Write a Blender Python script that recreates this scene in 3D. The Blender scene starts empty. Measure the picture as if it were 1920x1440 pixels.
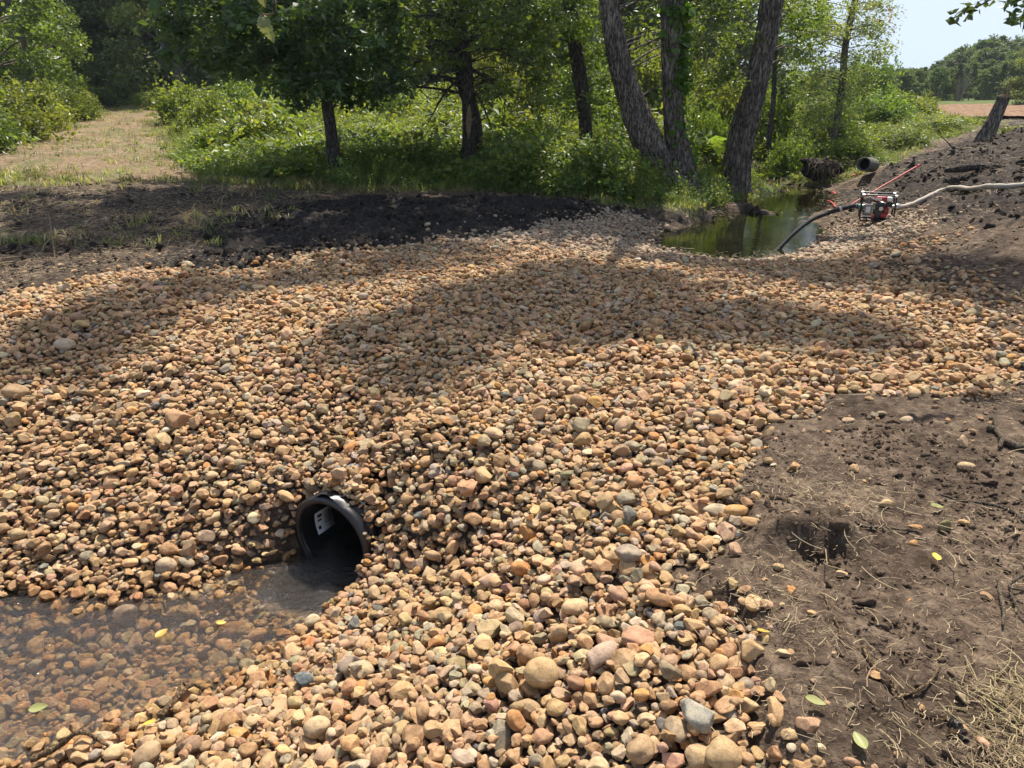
import bpy, bmesh, math, random
import numpy as np
from mathutils import Vector, Matrix, Euler

D = bpy.data
scene = bpy.context.scene
COL = scene.collection
R = math.radians

# ---------------------------------------------------------------- camera
F = 1423.0                       # focal length in pixels of a 1920 wide frame
PITCH = math.atan((720 - 165) / F)
EYE = np.array((0.0, 0.0, 1.7))
cam_d = D.cameras.new('camera')
cam_d.sensor_width = 36
cam_d.lens = F / 1920 * 36
cam_d.clip_start = 0.05
cam_d.clip_end = 2000
cam = D.objects.new('camera', cam_d)
COL.objects.link(cam)
cam.location = EYE
cam.rotation_euler = (math.pi / 2 - PITCH, 0, 0)
scene.camera = cam
cP, sP = math.cos(PITCH), math.sin(PITCH)

# ---------------------------------------------------------------- light
SUN_AZ, SUN_EL = R(19), R(61)
SUN = np.array((math.cos(SUN_EL) * math.sin(SUN_AZ), math.cos(SUN_EL) * math.cos(SUN_AZ), math.sin(SUN_EL)))
ld = D.lights.new('sun', 'SUN')
ld.energy = 5.0
ld.angle = R(0.6)
ld.color = (1.0, 0.93, 0.82)
lo = D.objects.new('sun', ld)
COL.objects.link(lo)
lo.rotation_euler = Vector(SUN).to_track_quat('Z', 'Y').to_euler()
lo.location = (5, 20, 30)

w = D.worlds.new('World')
scene.world = w
w.use_nodes = True
nt = w.node_tree
for n in list(nt.nodes):
    nt.nodes.remove(n)
out = nt.nodes.new('ShaderNodeOutputWorld')
bg = nt.nodes.new('ShaderNodeBackground')
bg.inputs['Strength'].default_value = 0.105
sky = nt.nodes.new('ShaderNodeTexSky')
sky.sky_type = 'NISHITA'
sky.sun_disc = False
sky.sun_elevation = SUN_EL
sky.sun_rotation = SUN_AZ
sky.dust_density = 2.5
sky.air_density = 1.0
tc = nt.nodes.new('ShaderNodeTexCoord')
mp = nt.nodes.new('ShaderNodeMapping')
mp.inputs['Scale'].default_value = (1.0, 1.0, 3.5)
nz = nt.nodes.new('ShaderNodeTexNoise')
nz.inputs['Scale'].default_value = 3.2
nz.inputs['Detail'].default_value = 6
rp = nt.nodes.new('ShaderNodeValToRGB')
rp.color_ramp.elements[0].position = 0.36
rp.color_ramp.elements[1].position = 0.62
rp.color_ramp.elements[0].color = (0.72, 0.72, 0.72, 1)
rp.color_ramp.elements[1].color = (0.95, 0.95, 0.95, 1)
mx = nt.nodes.new('ShaderNodeMix')
mx.data_type = 'RGBA'
mx.inputs['B'].default_value = (4.5, 5.4, 6.7, 1)
nt.links.new(tc.outputs['Generated'], mp.inputs['Vector'])
nt.links.new(mp.outputs['Vector'], nz.inputs['Vector'])
nt.links.new(nz.outputs['Fac'], rp.inputs['Fac'])
sz = nt.nodes.new('ShaderNodeSeparateXYZ')
nt.links.new(tc.outputs['Generated'], sz.inputs[0])
lw = nt.nodes.new('ShaderNodeMapRange')          # cloud thickest low in the sky, blue overhead
lw.inputs['From Min'].default_value = 0.15; lw.inputs['From Max'].default_value = 0.6
lw.inputs['To Min'].default_value = 1.0; lw.inputs['To Max'].default_value = 0.12
nt.links.new(sz.outputs['Z'], lw.inputs['Value'])
mm = nt.nodes.new('ShaderNodeMath'); mm.operation = 'MULTIPLY'
nt.links.new(rp.outputs['Color'], mm.inputs[0]); nt.links.new(lw.outputs[0], mm.inputs[1])
nt.links.new(mm.outputs[0], mx.inputs['Factor'])
nt.links.new(sky.outputs['Color'], mx.inputs['A'])
nt.links.new(mx.outputs['Result'], bg.inputs['Color'])
nt.links.new(bg.outputs['Background'], out.inputs['Surface'])

scene.view_settings.view_transform = 'Standard'
scene.view_settings.look = 'None'
scene.view_settings.gamma = 1
scene.view_settings.exposure = 0.72
cy = scene.cycles
cy.max_bounces = 6
cy.diffuse_bounces = 3
cy.glossy_bounces = 3
cy.transmission_bounces = 4
cy.transparent_max_bounces = 8
cy.caustics_reflective = False
cy.caustics_refractive = False
cy.use_denoising = True
cy.volume_bounces = 0
cy.use_adaptive_sampling = True
cy.adaptive_threshold = 0.02

# ---------------------------------------------------------------- numpy helpers
def ray(px, py):
    u = (px - 960) / F
    v = (py - 720) / F
    return np.array((u, cP - v * sP, -sP - v * cP))

def wz(px, py, z):
    d = ray(px, py)
    t = (z - EYE[2]) / d[2]
    return EYE + d * t

def wt(px, py, t):
    return EYE + ray(px, py) * t

def project(P):
    P = np.asarray(P, float) - EYE
    dep = P[..., 1] * cP - P[..., 2] * sP
    up = P[..., 1] * sP + P[..., 2] * cP
    return 960 + F * P[..., 0] / dep, 720 - F * up / dep, dep

def _hash(ix, iy, iz, seed):
    n = (ix * 374761393 + iy * 668265263 + iz * 2147483647 + seed * 144665) & 0xFFFFFFFF
    n = ((n ^ (n >> 13)) * 1274126177) & 0xFFFFFFFF
    n = (n ^ (n >> 16)) & 0xFFFFFFFF
    return n / 4294967295.0

def vnoise(x, y, z=None, seed=0):
    x = np.asarray(x, float); y = np.asarray(y, float)
    z = np.zeros_like(x) if z is None else np.asarray(z, float)
    ix, iy, iz = np.floor(x).astype(np.int64), np.floor(y).astype(np.int64), np.floor(z).astype(np.int64)
    fx, fy, fz = x - ix, y - iy, z - iz
    fx = fx * fx * (3 - 2 * fx); fy = fy * fy * (3 - 2 * fy); fz = fz * fz * (3 - 2 * fz)
    r = 0
    for a in (0, 1):
        for b in (0, 1):
            for c in (0, 1):
                r = r + _hash(ix + a, iy + b, iz + c, seed) * (fx if a else 1 - fx) * (fy if b else 1 - fy) * (fz if c else 1 - fz)
    return r * 2 - 1

def fbm(x, y, z=None, seed=0, octs=4, gain=0.5):
    s, amp, f = 0, 1.0, 1.0
    for k in range(octs):
        s = s + amp * vnoise(x * f + 17 * k, y * f - 9 * k, None if z is None else z * f, seed + k)
        amp *= gain; f *= 2.03
    return s

def seg_dist(X, Y, poly, closed=True):
    d = np.full(X.shape, 1e9)
    n = len(poly)
    for i in range(n if closed else n - 1):
        ax, ay = poly[i][:2]; bx, by = poly[(i + 1) % n][:2]
        dx, dy = bx - ax, by - ay
        t = np.clip(((X - ax) * dx + (Y - ay) * dy) / (dx * dx + dy * dy + 1e-12), 0, 1)
        d = np.minimum(d, np.hypot(X - ax - t * dx, Y - ay - t * dy))
    return d

def inside(X, Y, poly):
    r = np.zeros(X.shape, bool)
    n = len(poly)
    for i in range(n):
        ax, ay = poly[i][:2]; bx, by = poly[(i + 1) % n][:2]
        if ay == by:
            continue
        c = ((ay > Y) != (by > Y)) & (X < (bx - ax) * (Y - ay) / (by - ay) + ax)
        r ^= c
    return r

def sdist(X, Y, poly):
    """positive inside the polygon"""
    d = seg_dist(X, Y, poly)
    return np.where(inside(X, Y, poly), d, -d)

def sstep(a, b, x):
    t = np.clip((x - a) / (b - a), 0, 1)
    return t * t * (3 - 2 * t)

# ---------------------------------------------------------------- mesh / object helpers
def mesh_np(name, V, Fq, mat=None, smooth=True, attrs=None):
    """V (n,3), Fq list of arrays (m,k) of one or several face sizes"""
    me = D.meshes.new(name)
    V = np.asarray(V, np.float32)
    if isinstance(Fq, np.ndarray):
        Fq = [Fq]
    me.vertices.add(len(V))
    me.vertices.foreach_set('co', V.ravel())
    nl = sum(f.size for f in Fq)
    npoly = sum(len(f) for f in Fq)
    me.loops.add(nl)
    me.polygons.add(npoly)
    me.loops.foreach_set('vertex_index', np.concatenate([f.ravel() for f in Fq]).astype(np.int32))
    tot = np.concatenate([np.full(len(f), f.shape[1]) for f in Fq]).astype(np.int32)
    st = np.concatenate(([0], np.cumsum(tot)[:-1])).astype(np.int32)
    me.polygons.foreach_set('loop_start', st)
    me.polygons.foreach_set('loop_total', tot)
    me.polygons.foreach_set('use_smooth', np.full(npoly, smooth))
    if attrs:
        for an, dom, typ, arr in attrs:
            a = me.attributes.new(an, typ, dom)
            key = {'FLOAT': 'value', 'INT': 'value', 'FLOAT_COLOR': 'color', 'FLOAT_VECTOR': 'vector'}[typ]
            a.data.foreach_set(key, np.asarray(arr, np.int32 if typ == 'INT' else np.float32).ravel())
    if mat:
        me.materials.append(mat)
    me.update(calc_edges=True)
    return me

def link(name, me, parent=None, loc=None):
    o = D.objects.new(name, me)
    COL.objects.link(o)
    if parent is not None:
        o.parent = parent
    if loc is not None:
        o.location = loc
    return o

def tag(o, label=None, cat=None, group=None, kind=None):
    if label: o['label'] = label
    if cat: o['category'] = cat
    if group: o['group'] = group
    if kind: o['kind'] = kind
    return o

def thing(name, label, cat, loc=(0, 0, 0), rotz=0, group=None):
    o = D.objects.new(name, None)
    COL.objects.link(o)
    o.empty_display_size = 0.1
    o.location = loc
    o.rotation_euler = (0, 0, rotz)
    return tag(o, label, cat, group)

class MB:
    """collects vertices and faces of one mesh"""
    def __init__(s):
        s.v = []; s.f = {}; s.n = 0
    def add(s, V, Fa):
        V = np.asarray(V, float); Fa = np.asarray(Fa, np.int64)
        s.v.append(V)
        s.f.setdefault(Fa.shape[1], []).append(Fa + s.n)
        s.n += len(V)
    def tube(s, pts, rad, n=8, cap=True, bark=None):
        pts = np.asarray(pts, float)
        m = len(pts)
        rad = np.full(m, rad) if np.isscalar(rad) else np.asarray(rad, float)
        tan = np.gradient(pts, axis=0)
        tan /= np.linalg.norm(tan, axis=1)[:, None] + 1e-12
        ref = np.array((0, 0, 1.0)) if abs(tan[0][2]) < 0.9 else np.array((1.0, 0, 0))
        V = []
        a = np.linspace(0, 2 * np.pi, n, endpoint=False)
        u = np.cross(tan[0], ref); u /= np.linalg.norm(u)
        for i in range(m):
            u = u - tan[i] * np.dot(u, tan[i]); u /= np.linalg.norm(u) + 1e-12
            wv = np.cross(tan[i], u)
            rr = rad[i] * (np.ones(n) if bark is None else bark(i, a))
            V.append(pts[i] + (np.cos(a) * rr)[:, None] * u + (np.sin(a) * rr)[:, None] * wv)
        V = np.concatenate(V)
        i = np.arange(m - 1)[:, None] * n
        j = np.arange(n)[None, :]
        k = (j + 1) % n
        Fa = np.stack([i + j, i + k, i + n + k, i + n + j], -1).reshape(-1, 4)
        s.add(V, Fa)
        if cap:
            for base, c, flip in ((0, pts[0], True), ((m - 1) * n, pts[-1], False)):
                ci = s.n
                s.v.append(c[None]); s.n += 1
                j = np.arange(n); k = (j + 1) % n
                o = ci - m * n if flip else None
                off = (ci - m * n - (0 if flip else 1))
                t = np.stack([np.full(n, ci), off + base + (k if flip else j), off + base + (j if flip else k)], -1)
                s.f.setdefault(3, []).append(t)
    def box(s, c, size, rot=None, bev=0.0):
        bm = bmesh.new()
        bmesh.ops.create_cube(bm, size=1)
        bmesh.ops.scale(bm, vec=size, verts=bm.verts)
        if bev:
            bmesh.ops.bevel(bm, geom=bm.edges[:], offset=bev, segments=2, profile=0.7, affect='EDGES')
        if rot is not None:
            bmesh.ops.rotate(bm, matrix=Euler(rot).to_matrix(), verts=bm.verts)
        bmesh.ops.translate(bm, vec=c, verts=bm.verts)
        s.bm(bm)
    def cyl(s, c, r, h, axis='Z', n=24, r2=None, bev=0.0):
        bm = bmesh.new()
        bmesh.ops.create_cone(bm, cap_ends=True, segments=n, radius1=r, radius2=r if r2 is None else r2, depth=h)
        if bev:
            es = [e for e in bm.edges if abs(e.verts[0].co.z - e.verts[1].co.z) < 1e-6]
            bmesh.ops.bevel(bm, geom=es, offset=bev, segments=2, profile=0.7, affect='EDGES')
        if axis == 'X':
            bmesh.ops.rotate(bm, matrix=Matrix.Rotation(R(90), 3, 'Y'), verts=bm.verts)
        elif axis == 'Y':
            bmesh.ops.rotate(bm, matrix=Matrix.Rotation(R(90), 3, 'X'), verts=bm.verts)
        bmesh.ops.translate(bm, vec=c, verts=bm.verts)
        s.bm(bm)
    def bm(s, bm):
        bm.verts.ensure_lookup_table()
        V = np.array([v.co[:] for v in bm.verts])
        by = {}
        for f in bm.faces:
            by.setdefault(len(f.verts), []).append([v.index for v in f.verts])
        bm.verts.index_update()
        s.v.append(V)
        for k, l in by.items():
            s.f.setdefault(k, []).append(np.array(l) + s.n)
        s.n += len(V)
        bm.free()
    def mesh(s, name, mat, smooth=False, attrs=None):
        return mesh_np(name, np.concatenate(s.v), [np.concatenate(l) for l in s.f.values()], mat, smooth, attrs)
    def build(s, name, mat, parent=None, smooth=False, loc=None):
        return link(name, s.mesh(name, mat, smooth), parent, loc)

def spline(pts, n=8):
    """Catmull-Rom through points of any dimension"""
    P = np.asarray(pts, float)
    P = np.vstack([2 * P[0] - P[1], P, 2 * P[-1] - P[-2]])
    o = []
    for i in range(1, len(P) - 2):
        for t in np.linspace(0, 1, n, endpoint=False):
            a, b, c, d = P[i - 1], P[i], P[i + 1], P[i + 2]
            o.append(0.5 * (2 * b + (c - a) * t + (2 * a - 5 * b + 4 * c - d) * t * t + (3 * b - a - 3 * c + d) * t ** 3))
    o.append(P[-2])
    return np.array(o)

# ---------------------------------------------------------------- materials
class NT:
    def __init__(s, name):
        s.m = D.materials.new(name)
        s.m.use_nodes = True
        s.t = s.m.node_tree
        s.b = s.t.nodes['Principled BSDF']
        s.o = s.t.nodes['Material Output']
    def n(s, typ, **kw):
        nd = s.t.nodes.new(typ)
        for k, v in kw.items():
            if hasattr(nd, k) and k not in nd.inputs:
                setattr(nd, k, v)
            else:
                nd.inputs[k].default_value = v
        return nd
    def l(s, a, b):
        s.t.links.new(a, b)
    def noise(s, scale, detail=4, rough=0.55, vec=None, out='Fac'):
        nd = s.n('ShaderNodeTexNoise')
        nd.inputs['Scale'].default_value = scale
        nd.inputs['Detail'].default_value = detail
        nd.inputs['Roughness'].default_value = rough
        if vec is not None:
            s.l(vec, nd.inputs['Vector'])
        return nd.outputs[out]
    def ramp(s, fac, stops):
        nd = s.n('ShaderNodeValToRGB')
        cr = nd.color_ramp
        while len(cr.elements) < len(stops):
            cr.elements.new(0.5)
        for e, (p, c) in zip(cr.elements, stops):
            e.position = p
            e.color = (c, c, c, 1) if np.isscalar(c) else (*c, 1)
        s.l(fac, nd.inputs['Fac'])
        return nd.outputs['Color']
    def mix(s, a, b, fac, mode='MIX'):
        nd = s.n('ShaderNodeMix')
        nd.data_type = 'RGBA'
        nd.blend_type = mode
        for inp, v in (('A', a), ('B', b), ('Factor', fac)):
            if isinstance(v, bpy.types.NodeSocket):
                s.l(v, nd.inputs[inp])
            elif inp == 'Factor':
                nd.inputs[inp].default_value = v
            else:
                nd.inputs[inp].default_value = (*v, 1) if len(v) == 3 else v
        return nd.outputs['Result']
    def math(s, op, a, b=None, clamp=False):
        nd = s.n('ShaderNodeMath')
        nd.operation = op
        nd.use_clamp = clamp
        for i, v in enumerate((a, b)):
            if v is None: continue
            if isinstance(v, bpy.types.NodeSocket):
                s.l(v, nd.inputs[i])
            else:
                nd.inputs[i].default_value = v
        return nd.outputs[0]
    def bump(s, h, strength=0.5, dist=0.01, prev=None):
        nd = s.n('ShaderNodeBump')
        nd.inputs['Strength'].default_value = strength
        nd.inputs['Distance'].default_value = dist
        s.l(h, nd.inputs['Height'])
        if prev is not None:
            s.l(prev, nd.inputs['Normal'])
        return nd.outputs['Normal']
    def obj(s):
        return s.n('ShaderNodeTexCoord').outputs['Object']
    def attr(s, name, typ='GEOMETRY', out='Fac'):
        nd = s.n('ShaderNodeAttribute')
        nd.attribute_type = typ
        nd.attribute_name = name
        return nd.outputs[out]
    def set(s, rough=None, metal=None, spec=None):
        if rough is not None: s.b.inputs['Roughness'].default_value = rough
        if metal is not None: s.b.inputs['Metallic'].default_value = metal
        if spec is not None: s.b.inputs['Specular IOR Level'].default_value = spec
        return s

def plain(name, col, rough=0.5, metal=0.0, var=0.15, scale=20, spec=0.5, bump=0.0):
    m = NT(name).set(rough, metal, spec)
    f = m.noise(scale, 5, 0.6, m.obj())
    d = tuple(c * (1 - var) for c in col)
    u = tuple(min(1, c * (1 + var)) for c in col)
    m.l(m.ramp(f, [(0.3, d), (0.7, u)]), m.b.inputs['Base Color'])
    if bump:
        m.l(m.bump(f, bump, 0.01), m.b.inputs['Normal'])
    return m.m

def stone_mat(name, src):
    m = NT(name).set(0.85, 0, 0.16)
    if src == 'object':
        col = m.n('ShaderNodeObjectInfo').outputs['Color']
        rnd = m.n('ShaderNodeObjectInfo').outputs['Random']
    else:
        col = m.attr('tint', 'INSTANCER', 'Color')
        rnd = m.n('ShaderNodeObjectInfo').outputs['Random']
    o = m.obj()
    add = m.n('ShaderNodeVectorMath'); add.operation = 'ADD'
    m.l(o, add.inputs[0])
    cmb = m.n('ShaderNodeCombineXYZ')
    m.l(m.math('MULTIPLY', rnd, 57.0), cmb.inputs[0])
    m.l(m.math('MULTIPLY', rnd, 31.0), cmb.inputs[1])
    m.l(cmb.outputs[0], add.inputs[1])
    v = add.outputs[0]
    n1 = m.noise(1.6, 5, 0.6, v)
    n2 = m.noise(9.0, 4, 0.7, v)
    n3 = m.noise(40.0, 2, 0.7, v)
    c = m.mix(col, m.ramp(n1, [(0.3, 0.62), (0.5, 1.0), (0.72, 1.22)]), 1.0, 'MULTIPLY')
    c = m.mix(c, m.ramp(n2, [(0.34, 0.66), (0.5, 1.0), (0.7, 1.15)]), 0.8, 'MULTIPLY')
    c = m.mix(c, m.ramp(n3, [(0.35, 0.7), (0.55, 1.05), (0.7, 1.25)]), 0.55, 'MULTIPLY')
    # pale dusty skin in patches of the stone itself
    c = m.mix(c, (0.42, 0.31, 0.19), m.math('MULTIPLY', m.ramp(n1, [(0.52, 0.0), (0.7, 1.0)]), 0.45))
    m.l(c, m.b.inputs['Base Color'])
    b = m.bump(n1, 0.5, 0.006)
    b = m.bump(n2, 0.55, 0.0022, b)
    b = m.bump(n3, 0.5, 0.0009, b)
    m.l(b, m.b.inputs['Normal'])
    return m.m

M = {}
M['stone_one'] = stone_mat('stone', 'object')
M['stone_many'] = stone_mat('gravel_stone', 'instance')

def leaf_mat(name, dark, light, trans=0.38, rough=0.42, tcol=None, spec=0.35):
    m = NT(name).set(rough, 0, spec)
    r = m.attr('rnd')
    c = m.ramp(r, [(0.0, dark), (0.55, tuple((a + b) / 2 for a, b in zip(dark, light))), (1.0, light)])
    oi = m.n('ShaderNodeObjectInfo').outputs['Random']
    hs = m.n('ShaderNodeHueSaturation')
    m.l(c, hs.inputs['Color'])
    m.l(m.math('ADD', m.math('MULTIPLY', oi, 0.03), 0.485), hs.inputs['Hue'])
    m.l(m.math('ADD', m.math('MULTIPLY', oi, 0.45), 0.8), hs.inputs['Value'])
    c = hs.outputs['Color']
    m.l(c, m.b.inputs['Base Color'])
    tr = m.n('ShaderNodeBsdfTranslucent')
    t = tcol or (2.1, 2.0, 0.7)
    m.l(m.mix(c, t, 1.0, 'MULTIPLY'), tr.inputs['Color'])
    ms = m.n('ShaderNodeMixShader')
    ms.inputs[0].default_value = trans
    m.l(m.b.outputs[0], ms.inputs[1]); m.l(tr.outputs[0], ms.inputs[2])
    m.l(ms.outputs[0], m.o.inputs['Surface'])
    return m.m

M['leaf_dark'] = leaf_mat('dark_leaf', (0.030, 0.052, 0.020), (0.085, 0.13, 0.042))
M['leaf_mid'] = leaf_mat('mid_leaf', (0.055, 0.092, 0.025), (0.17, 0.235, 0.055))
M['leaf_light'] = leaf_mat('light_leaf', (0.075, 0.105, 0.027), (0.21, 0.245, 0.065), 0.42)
M['leaf_willow'] = leaf_mat('pale_leaf', (0.09, 0.11, 0.04), (0.21, 0.24, 0.09), 0.4)
M['leaf_far'] = leaf_mat('far_leaf', (0.08, 0.12, 0.045), (0.22, 0.28, 0.09), 0.3, 0.6)
M['leaf_hill'] = leaf_mat('hill_leaf', (0.06, 0.10, 0.035), (0.15, 0.20, 0.065), 0.25, 0.65)
M['leaf_ivy'] = leaf_mat('ivy_leaf', (0.04, 0.09, 0.018), (0.10, 0.19, 0.03), 0.4, 0.35)
M['leaf_brown'] = leaf_mat('dead_leaf', (0.12, 0.06, 0.03), (0.25, 0.14, 0.06), 0.25)
M['grass_long'] = leaf_mat('long_grass', (0.045, 0.075, 0.022), (0.14, 0.19, 0.055), 0.4)
M['grass_bright'] = leaf_mat('meadow_grass', (0.10, 0.125, 0.035), (0.30, 0.32, 0.11), 0.4)
M['grass_dry'] = leaf_mat('dry_grass', (0.16, 0.13, 0.05), (0.42, 0.34, 0.17), 0.3, 0.6, (1.3, 1.2, 0.9))
M['straw'] = leaf_mat('straw', (0.16, 0.11, 0.06), (0.50, 0.39, 0.23), 0.2, 0.6, (1.2, 1.1, 0.9))
M['leaf_yellow'] = leaf_mat('yellow_leaf', (0.55, 0.36, 0.05), (0.75, 0.55, 0.10), 0.3, 0.45, (1.2, 1.1, 0.5))
M['leaf_hang'] = leaf_mat('hanging_leaf', (0.12, 0.13, 0.05), (0.20, 0.21, 0.08), 0.3, 0.5, (1.1, 1.1, 0.7))
M['leaf_pale'] = leaf_mat('pale_green_leaf', (0.26, 0.28, 0.10), (0.42, 0.42, 0.17), 0.35, 0.45, (1.3, 1.3, 0.8))

def bark_mat(name, dark, light, sc=1.0):  # furrowed
    m = NT(name).set(0.88, 0, 0.2)
    mpn = m.n('ShaderNodeMapping')
    mpn.inputs['Scale'].default_value = (1, 1, 0.2)
    m.l(m.obj(), mpn.inputs['Vector'])
    v = mpn.outputs['Vector']
    n0 = m.noise(21 * sc, 4, 0.55, v)
    n1 = m.math('MULTIPLY', m.math('ABSOLUTE', m.math('SUBTRACT', n0, 0.5)), 5.0, True)
    n2 = m.noise(45 * sc, 3, 0.6, v)
    n3 = m.noise(2.2, 4, 0.6, m.obj())
    c = m.ramp(n1, [(0.04, tuple(a * .55 for a in dark)), (0.35, tuple((a + b) / 2 for a, b in zip(dark, light))), (0.9, light)])
    c = m.mix(c, m.ramp(n3, [(0.3, 0.7), (0.7, 1.2)]), 0.8, 'MULTIPLY')
    m.l(c, m.b.inputs['Base Color'])
    b = m.bump(n1, 1.0, 0.02)
    b = m.bump(n2, 0.6, 0.012, b)
    m.l(b, m.b.inputs['Normal'])
    return m.m
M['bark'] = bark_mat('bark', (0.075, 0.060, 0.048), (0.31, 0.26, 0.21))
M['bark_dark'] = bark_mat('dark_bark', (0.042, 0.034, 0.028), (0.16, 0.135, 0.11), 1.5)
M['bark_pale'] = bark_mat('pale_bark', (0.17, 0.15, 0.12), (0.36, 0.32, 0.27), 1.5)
M['wood_raw'] = bark_mat('raw_wood', (0.34, 0.22, 0.11), (0.62, 0.47, 0.28), 3)
M['wood_grey'] = bark_mat('weathered_wood', (0.16, 0.12, 0.085), (0.38, 0.30, 0.21), 6)
M['wood_brown'] = bark_mat('brown_wood', (0.16, 0.10, 0.055), (0.40, 0.28, 0.16), 3)

# ground
g = NT('ground').set(0.93, 0, 0.15)
P = g.n('ShaderNodeNewGeometry').outputs['Position']
msk = g.attr('mask', out='Color')
sep = g.n('ShaderNodeSeparateColor'); g.l(msk, sep.inputs[0])
nA = g.noise(2.2, 8, 0.62, P)
nB = g.noise(14, 6, 0.65, P)
nC = g.noise(70, 4, 0.7, P)
nD = g.noise(0.7, 5, 0.6, P)
dirt = g.ramp(nB, [(0.3, (0.036, 0.025, 0.018)), (0.5, (0.098, 0.069, 0.048)), (0.72, (0.21, 0.155, 0.108))])
dirt = g.mix(dirt, g.ramp(nA, [(0.35, 0.55), (0.5, 1.0), (0.68, 1.35)]), 0.9, 'MULTIPLY')
dirt = g.mix(dirt, g.ramp(nC, [(0.35, 0.7), (0.6, 1.2)]), 0.7, 'MULTIPLY')
mud = g.ramp(nB, [(0.3, (0.011, 0.010, 0.0095)), (0.52, (0.030, 0.026, 0.023)), (0.72, (0.075, 0.060, 0.048))])
c = g.mix(dirt, mud, sep.outputs[0])
gr = g.ramp(nB, [(0.3, (0.035, 0.06, 0.016)), (0.55, (0.09, 0.12, 0.03)), (0.75, (0.19, 0.17, 0.07))])
c = g.mix(c, gr, sep.outputs[1])
tr_ = g.ramp(nB, [(0.3, (0.11, 0.072, 0.043)), (0.5, (0.20, 0.138, 0.082)), (0.72, (0.32, 0.23, 0.145))])
tr_ = g.mix(tr_, (0.10, 0.125, 0.04), g.math('MULTIPLY', g.ramp(nD, [(0.46, 0.0), (0.60, 1.0)]), 0.6))
c = g.mix(c, tr_, sep.outputs[2])
g.l(c, g.b.inputs['Base Color'])
b = g.bump(nA, 0.5, 0.12)
b = g.bump(nB, 0.8, 0.03, b)
b = g.bump(nC, 0.9, 0.012, b)
g.l(b, g.b.inputs['Normal'])
M['ground'] = g.m

# running water: clear over pebbles
m = NT('stream_water')
fr = m.n('ShaderNodeFresnel'); fr.inputs['IOR'].default_value = 1.33
P = m.n('ShaderNodeNewGeometry').outputs['Position']
mpn = m.n('ShaderNodeMapping'); mpn.inputs['Scale'].default_value = (0.55, 1.2, 1); mpn.inputs['Rotation'].default_value = (0, 0, R(-20))
m.l(P, mpn.inputs['Vector'])
n1 = m.noise(16, 4, 0.6, mpn.outputs['Vector'])
n2 = m.noise(60, 3, 0.6, mpn.outputs['Vector'])
bb = m.bump(n1, 1.0, 0.022); bb = m.bump(n2, 1.0, 0.009, bb)
m.l(bb, fr.inputs['Normal'])
gl = m.n('ShaderNodeBsdfGlossy'); gl.inputs['Roughness'].default_value = 0.04
m.l(bb, gl.inputs['Normal'])
tp = m.n('ShaderNodeBsdfTransparent'); tp.inputs['Color'].default_value = (0.93, 0.90, 0.82, 1)
df = m.n('ShaderNodeBsdfDiffuse'); df.inputs['Color'].default_value = (0.26, 0.225, 0.17, 1)
m0 = m.n('ShaderNodeMixShader'); m0.inputs[0].default_value = 0.085
m.l(tp.outputs[0], m0.inputs[1]); m.l(df.outputs[0], m0.inputs[2])
ms = m.n('ShaderNodeMixShader')
m.l(m.math('MULTIPLY', fr.outputs[0], 2.4, True), ms.inputs[0]); m.l(m0.outputs[0], ms.inputs[1]); m.l(gl.outputs[0], ms.inputs[2])
m.l(ms.outputs[0], m.o.inputs['Surface'])
M['stream'] = m.m

m = NT('pond_water').set(0.035, 0, 0.5)
m.b.inputs['IOR'].default_value = 1.33
P = m.n('ShaderNodeNewGeometry').outputs['Position']
n1 = m.noise(1.6, 4, 0.6, P)
m.l(m.ramp(n1, [(0.35, (0.006, 0.007, 0.0025)), (0.65, (0.014, 0.0135, 0.004))]), m.b.inputs['Base Color'])
n2 = m.noise(7, 3, 0.6, P)
m.l(m.bump(n2, 0.25, 0.01), m.b.inputs['Normal'])
M['pond'] = m.m

M['plastic_black'] = plain('black_plastic', (0.016, 0.016, 0.017), 0.36, 0, 0.3, 8, 0.5, 0.1)
M['rubber'] = plain('black_rubber', (0.018, 0.018, 0.02), 0.7, 0, 0.2, 30, 0.2)
M['hose_beige'] = plain('grey_beige_hose', (0.34, 0.29, 0.23), 0.7, 0, 0.2, 15)
M['red'] = plain('red_paint', (0.36, 0.02, 0.022), 0.4, 0, 0.15, 30)
M['red_plastic'] = plain('red_plastic', (0.50, 0.05, 0.045), 0.5, 0, 0.15, 20)
M['white'] = plain('white_paint', (0.75, 0.73, 0.70), 0.45, 0, 0.08, 30)
M['cast'] = plain('cast_metal', (0.20, 0.19, 0.18), 0.45, 0.6, 0.2, 40)
M['dark_metal'] = plain('dark_metal', (0.035, 0.04, 0.038), 0.45, 0.4, 0.3, 40)
M['frame'] = plain('black_frame_paint', (0.015, 0.015, 0.016), 0.35, 0.2, 0.3, 40)
M['steel'] = plain('steel', (0.45, 0.44, 0.42), 0.35, 0.8, 0.1, 40)
M['teal'] = plain('green_fitting', (0.05, 0.22, 0.17), 0.45, 0, 0.15, 30)
M['concrete'] = plain('old_concrete', (0.15, 0.14, 0.11), 0.9, 0, 0.35, 12, 0.2, 0.4)
M['sticker'] = plain('sticker', (0.55, 0.56, 0.58), 0.5, 0, 0.06, 60)
M['ink'] = plain('ink', (0.02, 0.02, 0.025), 0.5, 0, 0.1, 60)

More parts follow.
